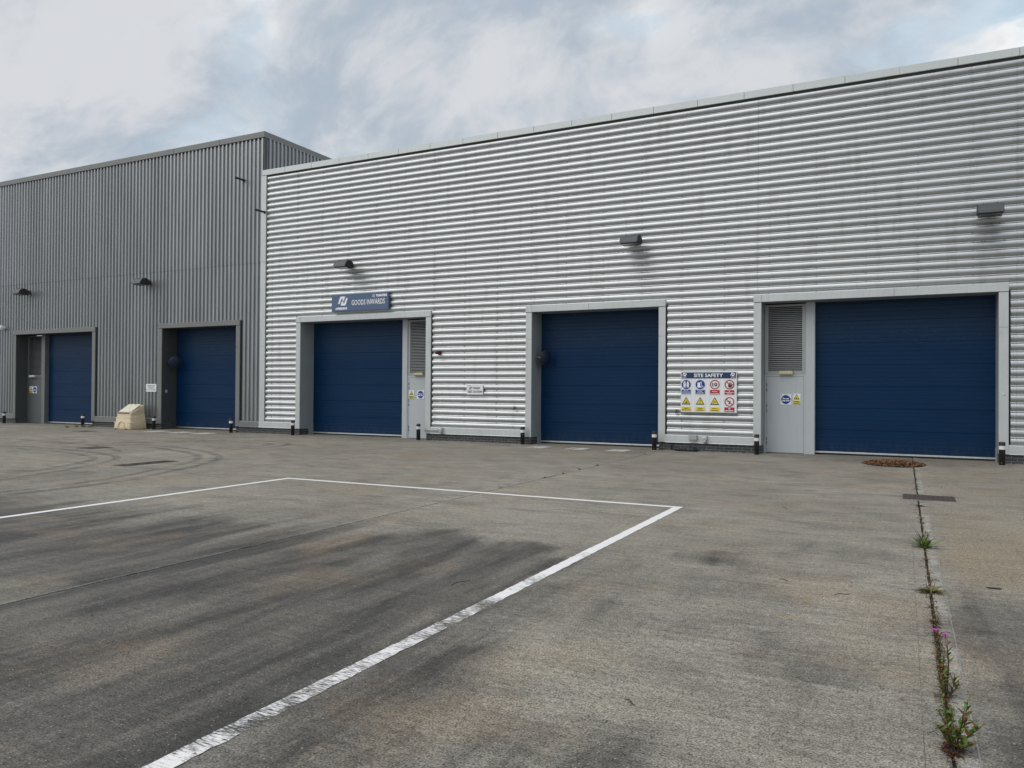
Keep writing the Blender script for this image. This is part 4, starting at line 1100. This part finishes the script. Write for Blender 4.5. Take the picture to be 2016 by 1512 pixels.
for (x, y, w_, d_, lab) in ((-18.25, 12.75, .62, .6, 'dark steel cover in the yard among curved tyre marks'), (-25.6, 17.55, .62, .5, 'dark steel cover near the grit bin and leftmost navy door')):
    t = empty('inspection_cover', (x, y, 0), label=lab, cat='cover', group='dark steel covers at the left of the yard')
    bx('plate', 'rust_steel', t, -w_/2, w_/2, -d_/2, d_/2, -.01, .008); bx('frame_edge', 'steel', t, -w_/2-.03, w_/2+.03, -d_/2-.03, d_/2+.03, -.01, .0045)
t = empty('gully_grate', (-13.62, 10.66, 0), label='long dark gully grate with broken black slots in the yard', cat='drain')
bx('frame', 'rust_steel', t, -.20, .20, -.62, .62, -.01, .0045)
for k in range(20):
    y = -.58+k*.061
    for sx in (-1, 1):
        if random.random() < .82: bx('slot', 'black_void', t, sx*.09-.075*random.uniform(.6, 1), sx*.09+.075*random.uniform(.6, 1), y, y+.034, .0, .0062)

# leaf pile over a round chamber
t = empty('leaf_pile', (-.19, 18.62, 0)); 
m = MB(); rings = []
for r_, z in ((.62, .002), (.5, .022), (.3, .035), (.05, .04)): rings.append([(r_*math.cos(2*PI*k/28)*(1+.05*math.sin(k*2.3)), r_*1.35*math.sin(2*PI*k/28)*(1+.04*math.cos(k*1.7)), z) for k in range(28)])
m.rings(rings, caps=True); m.build('leaf_mould', 'soil', t)
def leaf_quad(m, x, y, z, s, mi=0, flat=.5):
    a = random.uniform(0, 2*PI); tl = random.uniform(-flat, flat); t2 = random.uniform(-flat, flat)
    u = Vector((math.cos(a), math.sin(a), tl)).normalized()*s; v = Vector((-math.sin(a), math.cos(a), t2)).normalized()*s*.5; c = Vector((x, y, z))
    fold = Vector((0, 0, s*.18))
    m.face([c-u, c+v+fold, c+u, c-v+fold*.3], mi=mi)
m = MB()
for k in range(2600):
    a = random.uniform(0, 2*PI); r_ = math.sqrt(random.random())
    x, y = .60*r_*math.cos(a), .82*r_*math.sin(a); leaf_quad(m, x, y, .008+.045*(1-r_**2)+random.uniform(0, .018), random.uniform(.010, .030), 0, .7)
for k in range(190): leaf_quad(m, random.gauss(0, .5), random.gauss(0, .7), .012, random.uniform(.010, .022), 0, .2)
tag(m.build('dead_leaves', 'dead_leaf', t), kind='stuff')
tag(t, 'round low pile of russet dead leaves in front of the widest navy door', 'leaf pile')

# ------------------------------------------------------------------ weeds in the joints
def blade(m, base, ang, el, ln, wd, droop=.4, mi=0, seg=4):
    d = Vector((math.cos(ang)*math.cos(el), math.sin(ang)*math.cos(el), math.sin(el))); s_ = Vector((-math.sin(ang), math.cos(ang), 0))
    p = Vector(base); L = []; 
    for k in range(seg+1):
        t_ = k/seg; w_ = wd*math.sin(PI*min(.97, .12+.86*t_))**.8*.5; L.append((p-s_*w_+Vector((0, 0, w_*.35)), p.copy(), p+s_*w_+Vector((0, 0, w_*.35))))
        p = p+d*ln/seg; d = (d-Vector((0, 0, droop/seg))).normalized()
        if p.z < .004: p.z = .004
    i = len(m.v)
    for a, b_, c_ in L: m.v += [tuple(a), tuple(b_), tuple(c_)]
    for k in range(seg):
        for q in (0, 1): m.f.append((i+3*k+q, i+3*k+q+1, i+3*k+q+4, i+3*k+q+3)); m.sm.append(True); m.mi.append(mi)
def weed(x, y, lab, n=24, ln=.08, wd=.014, mats=('green_leaf',), el=(10, 70), cat='weed', stalks=0, sl_=.15, spread=.02, group='weeds growing in the floor joints', stretch=1.):
    t = empty('weed', (x, y, 0), label=lab, cat=cat, group=group)
    m = MB()
    for k in range(n):
        blade(m, (random.uniform(-spread, spread)*.6, random.uniform(-spread, spread)*stretch, .0), random.uniform(0, 2*PI), R_(random.uniform(*el)), ln*random.uniform(.5, 1.1), wd*random.uniform(.6, 1.2), random.uniform(.2, .9), random.randrange(len(mats)))
    m.build('leaves', mats, t)
    if stalks:
        m = MB()
        for k in range(stalks):
            a = random.uniform(0, 2*PI); b_ = Vector((random.uniform(-spread, spread)*.6, random.uniform(-spread, spread)*stretch, 0)); tip = b_+Vector((math.cos(a)*.4, math.sin(a)*.4, 1)).normalized()*sl_*random.uniform(.6, 1.1)
            m.tube([b_, (b_+tip)/2+Vector((random.uniform(-.01, .01), random.uniform(-.01, .01), 0)), tip], [.0022, .0017, .001], 5)
        m.build('stalks', 'twig', t)
    return t
JW = .186
weed(JW, at(1818, 1078)[1], 'bright green tufted weed in the right hand floor joint', 46, .17, .022, ('green_leaf', 'green_leaf', 'olive_leaf'), (15, 75), stalks=6, sl_=.20, spread=.05)
for (px, py, n, ln, lab, mats) in (
    (1797, 934, 8, .07, 'tiny dark weed in the joint just below the leaf pile', ('olive_leaf',)), (1798, 947, 7, .06, 'tiny dark weed second from the leaf pile along the joint', ('olive_leaf',)),
    (1800, 964, 9, .08, 'thin sprig in the joint right above the steel cover', ('olive_leaf', 'straw_leaf')), (1806, 996, 16, .11, 'low spreading sprig in the joint right below the steel cover', ('olive_leaf',)),
    (1809, 1020, 12, .07, 'small clump in the joint between steel cover and green tuft', ('olive_leaf', 'straw_leaf')), (1822, 1102, 10, .05, 'small reddish clump in the joint just below the green tuft', ('red_leaf',)),
    (1833, 1166, 44, .13, 'flat olive rosette weed with pale leaves across the joint', ('olive_leaf', 'straw_leaf', 'olive_leaf')), (1841, 1226, 14, .07, 'dry curled dark weed in the joint below the rosette', ('red_leaf', 'olive_leaf')),
    (1846, 1252, 26, .045, 'dense brownish clump in the joint above the pink flowers', ('straw_leaf', 'olive_leaf', 'red_leaf'))):
    x, y = at(px, py); weed(JW, y, lab, n, ln, ln*.16, mats, (4, 30 if n != 26 else 60), stalks=3, sl_=ln*.7, spread=.012)
# dry twig debris near joint, tall pink-flowered weed, big leafy weed
def stemmed(name, x, y, lab, stems, leafn, leafl, leafw, mats, flower=0, base=0, cat='weed'):
    t = empty(name, (x, y, 0), label=lab, cat=cat, group='weeds growing in the floor joints')
    ms = MB(); ml = MB(); mf = MB()
    for (dx, dy, hz, bx_, by_) in stems:
        p0 = Vector((bx_, by_, 0)); p2 = Vector((bx_+dx, by_+dy, hz)); p1 = (p0+p2)/2+Vector((random.uniform(-.012, .012), random.uniform(-.012, .012), .01))
        pts = [p0, p0.lerp(p1, .5), p1, p1.lerp(p2, .5), p2]; ms.tube(pts, [.0028, .0025, .0022, .0018, .0011], 6)
        for k in range(leafn):
            f = .10+.88*k/max(1, leafn-1); p = p0.lerp(p2, f)+(p1-(p0+p2)/2)*math.sin(PI*f); sgn = PI*(k % 2); s_ = (.6+.6*math.sin(PI*f))
            blade(ml, p, k*2.4+sgn*.3+random.uniform(-.4, .4), R_(random.uniform(15, 65)), leafl*s_*random.uniform(.75, 1.15), leafw*s_*random.uniform(.8, 1.15), random.uniform(.1, .6), random.choice(range(len(mats))))
        if flower:
            for k in range(flower):
                fp = p2+Vector((random.uniform(-.010, .010), random.uniform(-.010, .010), random.uniform(-.01, .012)))
                for q in range(5): blade(mf, fp, q*2*PI/5+k, R_(25), .014, .012, .1, 0, 2)
    for k in range(base): blade(ml, (random.uniform(-.03, .03), random.uniform(-.05, .05), 0), random.uniform(0, 2*PI), R_(random.uniform(0, 30)), leafl*random.uniform(.6, 1), leafw*.8, .5, len(mats)-1)
    ms.build('stems', 'twig', t); ml.build('leaves', mats, t)
    if flower: mf.build('flowers', 'pink_petal', t)
    return t
y1_ = at(1857, 1372)[1]
stemmed('flowering_weed', JW, y1_, 'tall thin weed with two pink flowers standing in the joint', [(-.045, .05, .30, 0, .03), (-.005, .06, .285, .008, .0)], 7, .045, .010, ('olive_leaf', 'green_leaf', 'red_leaf'), flower=3)
stemmed('weed', JW, y1_-.03, 'straggly olive weed leaning along the joint below the pink flowers', [(.0, .06, .22, 0, .05), (.012, .09, .24, .005, .1), (-.035, .05, .19, -.005, 0), (.03, .03, .12, .01, 0), (.05, .01, .08, .01, 0), (-.01, .04, .15, 0, -.02), (.02, .02, .1, 0, .06)], 12, .040, .012, ('olive_leaf', 'green_leaf', 'olive_leaf', 'red_leaf'), base=14)
y2_ = at(1870, 1478)[1]
stemmed('weed', JW, y2_, 'largest leafy green weed with reddish base in the joint at lower right', [(-.050, .02, .155, -.005, .01), (-.035, .05, .20, 0, .02), (.0, .04, .165, 0, 0), (.035, .02, .175, .01, .01), (.05, .04, .20, .01, .03), (.095, .02, .12, .015, 0), (-.02, -.02, .11, 0, 0), (.03, -.02, .10, 0, 0), (.065, -.01, .045, .01, 0), (-.06, .0, .10, 0, 0)], 14, .038, .0165, ('green_leaf', 'green_leaf', 'green_leaf', 'olive_leaf', 'olive_leaf', 'red_leaf'), base=30)
m = MB()
for k in range(60):
    x = JW+random.gauss(.005, .014); y = y2_+random.gauss(0, .03); a = random.uniform(0, 2*PI); l = random.uniform(.015, .05)
    m.tube([(x, y, .003), (x+math.cos(a)*l*.5, y+math.sin(a)*l*.5, random.uniform(.006, .03)), (x+math.cos(a)*l, y+math.sin(a)*l, .006)], .0014, 4)
for k in range(520):
    x = JW+random.gauss(.002, .010); y = random.triangular(3.0, 6.6, 4.4); a = random.uniform(0, 2*PI); l = random.uniform(.01, .035)
    m.tube([(x, y, .002), (x+math.cos(a)*l*.5, y+math.sin(a)*l*.5, random.uniform(.004, .022)), (x+math.cos(a)*l, y+math.sin(a)*l, .005)], .0013, 3)
y = 3.4
while y < 18.4:
    y += random.expovariate(9); x = JW+random.gauss(0, .02); a = random.uniform(0, 2*PI); l = random.uniform(.015, .07)
    m.tube([(x, y, .003), (x+math.cos(a)*l*.5, y+math.sin(a)*l*.5, random.uniform(.005, .015)), (x+math.cos(a)*l, y+math.sin(a)*l, .004)], .0018, 4)
mm = MB()
for k in range(900):
    yy = random.triangular(3.0, 10.5, 4.3) if k % 3 else random.uniform(3, 18); leaf_quad(mm, JW+random.gauss(.002, .011), yy, random.uniform(.001, .012), random.uniform(.004, .010), random.randrange(3), .8)
tag(mm.build('joint_moss', ('olive_leaf', 'straw_leaf', 'red_leaf')), 'ragged moss and leaf scraps lining the right hand floor joint', 'moss', kind='stuff')
tag(m.build('root_litter', 'twig'), 'dry brown root litter strewn along the right hand floor joint', 'litter', kind='stuff')
labs = ['small weed on the long slanting joint where it crosses the white line', 'second small weed up the long slanting joint', 'middle small weed on the long slanting joint', 'small weed two thirds up the long slanting joint', 'small weed on the slanting joint near the middle navy door', 'last small weed on the slanting joint by the bollard']
for (px, py), lab in zip(((980, 961), (1071, 941), (1108, 933), (1139, 925), (1174, 917), (1268, 895)), labs):
    x, y = at(px, py); weed(-5.565, y, lab, 12, .06, .012, ('olive_leaf', 'straw_leaf'), (10, 60), spread=.015, group='weeds along the slanting joint')
for k, (px, py, lab) in enumerate(((132, 842, 'leftmost dry grass tuft at the foot of the leftmost navy door'), (151, 841, 'middle dry grass tuft at the foot of the leftmost navy door'), (164, 841, 'dry grass tuft touching the bollard at the leftmost navy door'), (178, 841, 'dry grass tuft right of the bollard at the leftmost navy door'))):
    x, y = at(px, py); weed(x, y, lab, 70, .11, .008, ('olive_leaf', 'straw_leaf'), (35, 85), spread=.13, group='dry grass tufts at the leftmost door', stretch=.3)

# loose bits on the yard
m = MB(); x, y = at(1957, 1159)
m.face([(x+.055*math.cos(k*PI/8), y+.022*math.sin(k*PI/8), .005+.002*math.sin(k)) for k in range(16)]); tag(m.build('rubber_scrap', 'rubber_seal'), 'small flat black scrap lying on the tan concrete at right', 'scrap')
tw = [((1643, 1172), (1673, 1171), 'curved dry twig on the concrete left of the rosette weed'), ((1535, 1141), (1552, 1145), 'short reddish twig on open concrete right of the white line corner'), ((1228, 1378), (1250, 1391), 'bent black twig on the dark concrete at bottom centre'),
      ((888, 1154), (927, 1143), 'thin curved twig left of the worn white line'), ((1540, 1000), (1552, 1002), 'tiny straight twig on pale concrete below the wide grey door')]
for p, q, lab in tw:
    a = Vector((*at(*p), .005)); b_ = Vector((*at(*q), .005)); n_ = Vector((-(b_-a).y, (b_-a).x, 0))*.12; m = MB(); m.tube([a, a.lerp(b_, .35)+n_+Vector((0, 0, .004)), a.lerp(b_, .7)+n_*.4, b_], [.002, .0028, .0025, .0015], 6); tag(m.build('twig', 'twig'), lab, 'twig', 'dry twigs lying on the yard')
m = MB()
for k in range(420):
    px = random.uniform(-50, 2070); py = 870+640*random.random()**1.6; x, y = at(px, py)
    if y > 19.5 or y < 1.6: continue
    s_ = random.choice((.006, .009, .013))*(1 if y < 9 else 1.7); leaf_quad(m, x, y, .006, s_*random.uniform(.6, 1.2), 0, .25)
tag(m.build('leaf_crumbs', 'dead_leaf'), 'scattered brown leaf crumbs over the concrete yard', 'litter', kind='stuff')
m = MB()
for k in range(260):
    px = random.uniform(-50, 2070); py = 860+650*random.random()**1.3; x, y = at(px, py)
    if y > 19.5 or y < 1.6: continue
    s_ = random.uniform(.003, .007)*(1 if y < 9 else 2.2); m.rings([[(x+s_*math.cos(q*1.26), y+s_*math.sin(q*1.26), .0) for q in range(5)], [(x+s_*.6*math.cos(q*1.26), y+s_*.6*math.sin(q*1.26), s_*.8) for q in range(5)]], smooth=False)
tag(m.build('loose_grit', 'mortar'), 'scattered pale grit and stones over the yard', 'litter', kind='stuff')
# mortar crumbs and pale dust line at the foot of the walls
m = MB()
for a, c in lsegs+dsegs:
    x = max(a, -36)
    while x < min(c, 5):
        wdt = random.uniform(.05, .3); yy = D+.05; m.face([(x, yy-random.uniform(.02, .06), .0045), (x+wdt, yy-random.uniform(.02, .06), .0045), (x+wdt, yy+.01, .012), (x, yy+.01, .012)]); x += wdt+random.uniform(0, .12)
m.build('mortar_fillet', 'mortar', ground)
# black rag-like bundle by the plinth
t = empty('rubber_mat_heap', (-4.98, 19.78, 0), label='crumpled black rubber heap at the brick plinth below the site safety board', cat='heap')
m = MB()
for q in range(5):
    rings = []; cx = -.20+q*.10; 
    for a in range(7):
        r_ = .10*math.sin(PI*(a+.5)/7)*random.uniform(.7, 1.2); rings.append([(cx-.13+a*.042+random.uniform(-.01, .01), r_*.8*math.cos(k*PI/5), .045+r_*.5*math.sin(k*PI/5)) for k in range(10)])
    m.rings(rings, smooth=True)
m.build('rubber_folds', 'hose_black', t)
m = MB(); m.tube([(-.2, -.06, .02), (0, -.11, .015), (.2, -.08, .015), (.32, -.05, .02)], .012, 6); m.build('loose_strap', 'hose_black', t)
m = MB(); m.tube([(-5.40, D+.02, .20), (-5.40, D+.02, .02)], .014, 8); tag(m.build('cable_duct', 'hose_black'), 'short black cable duct on the brick plinth beside the middle door bollard', 'duct')

# roof ladder hoop at the right edge
t = empty('roof_handrail', (2.62, D+.45, 9.05), label='grey tubular roof handrail with bent top at the upper right corner', cat='handrail')
for dx in (0, .62):
    m = MB(); m.tube([(dx-.17, 0, -.4), (dx-.17, 0, .15), (dx-.16, 0, .62), (dx-.09, .03, .80), (dx+.02, .10, .92), (dx+.1, .5, .98), (dx+.1, 1.2, .98)], .021, 8); m.build('rail', 'steel', t)
m = MB(); m.tube([(-.17, 0, .22), (.45, 0, .30)], .016, 8); m.build('cross_bar', 'steel', t)
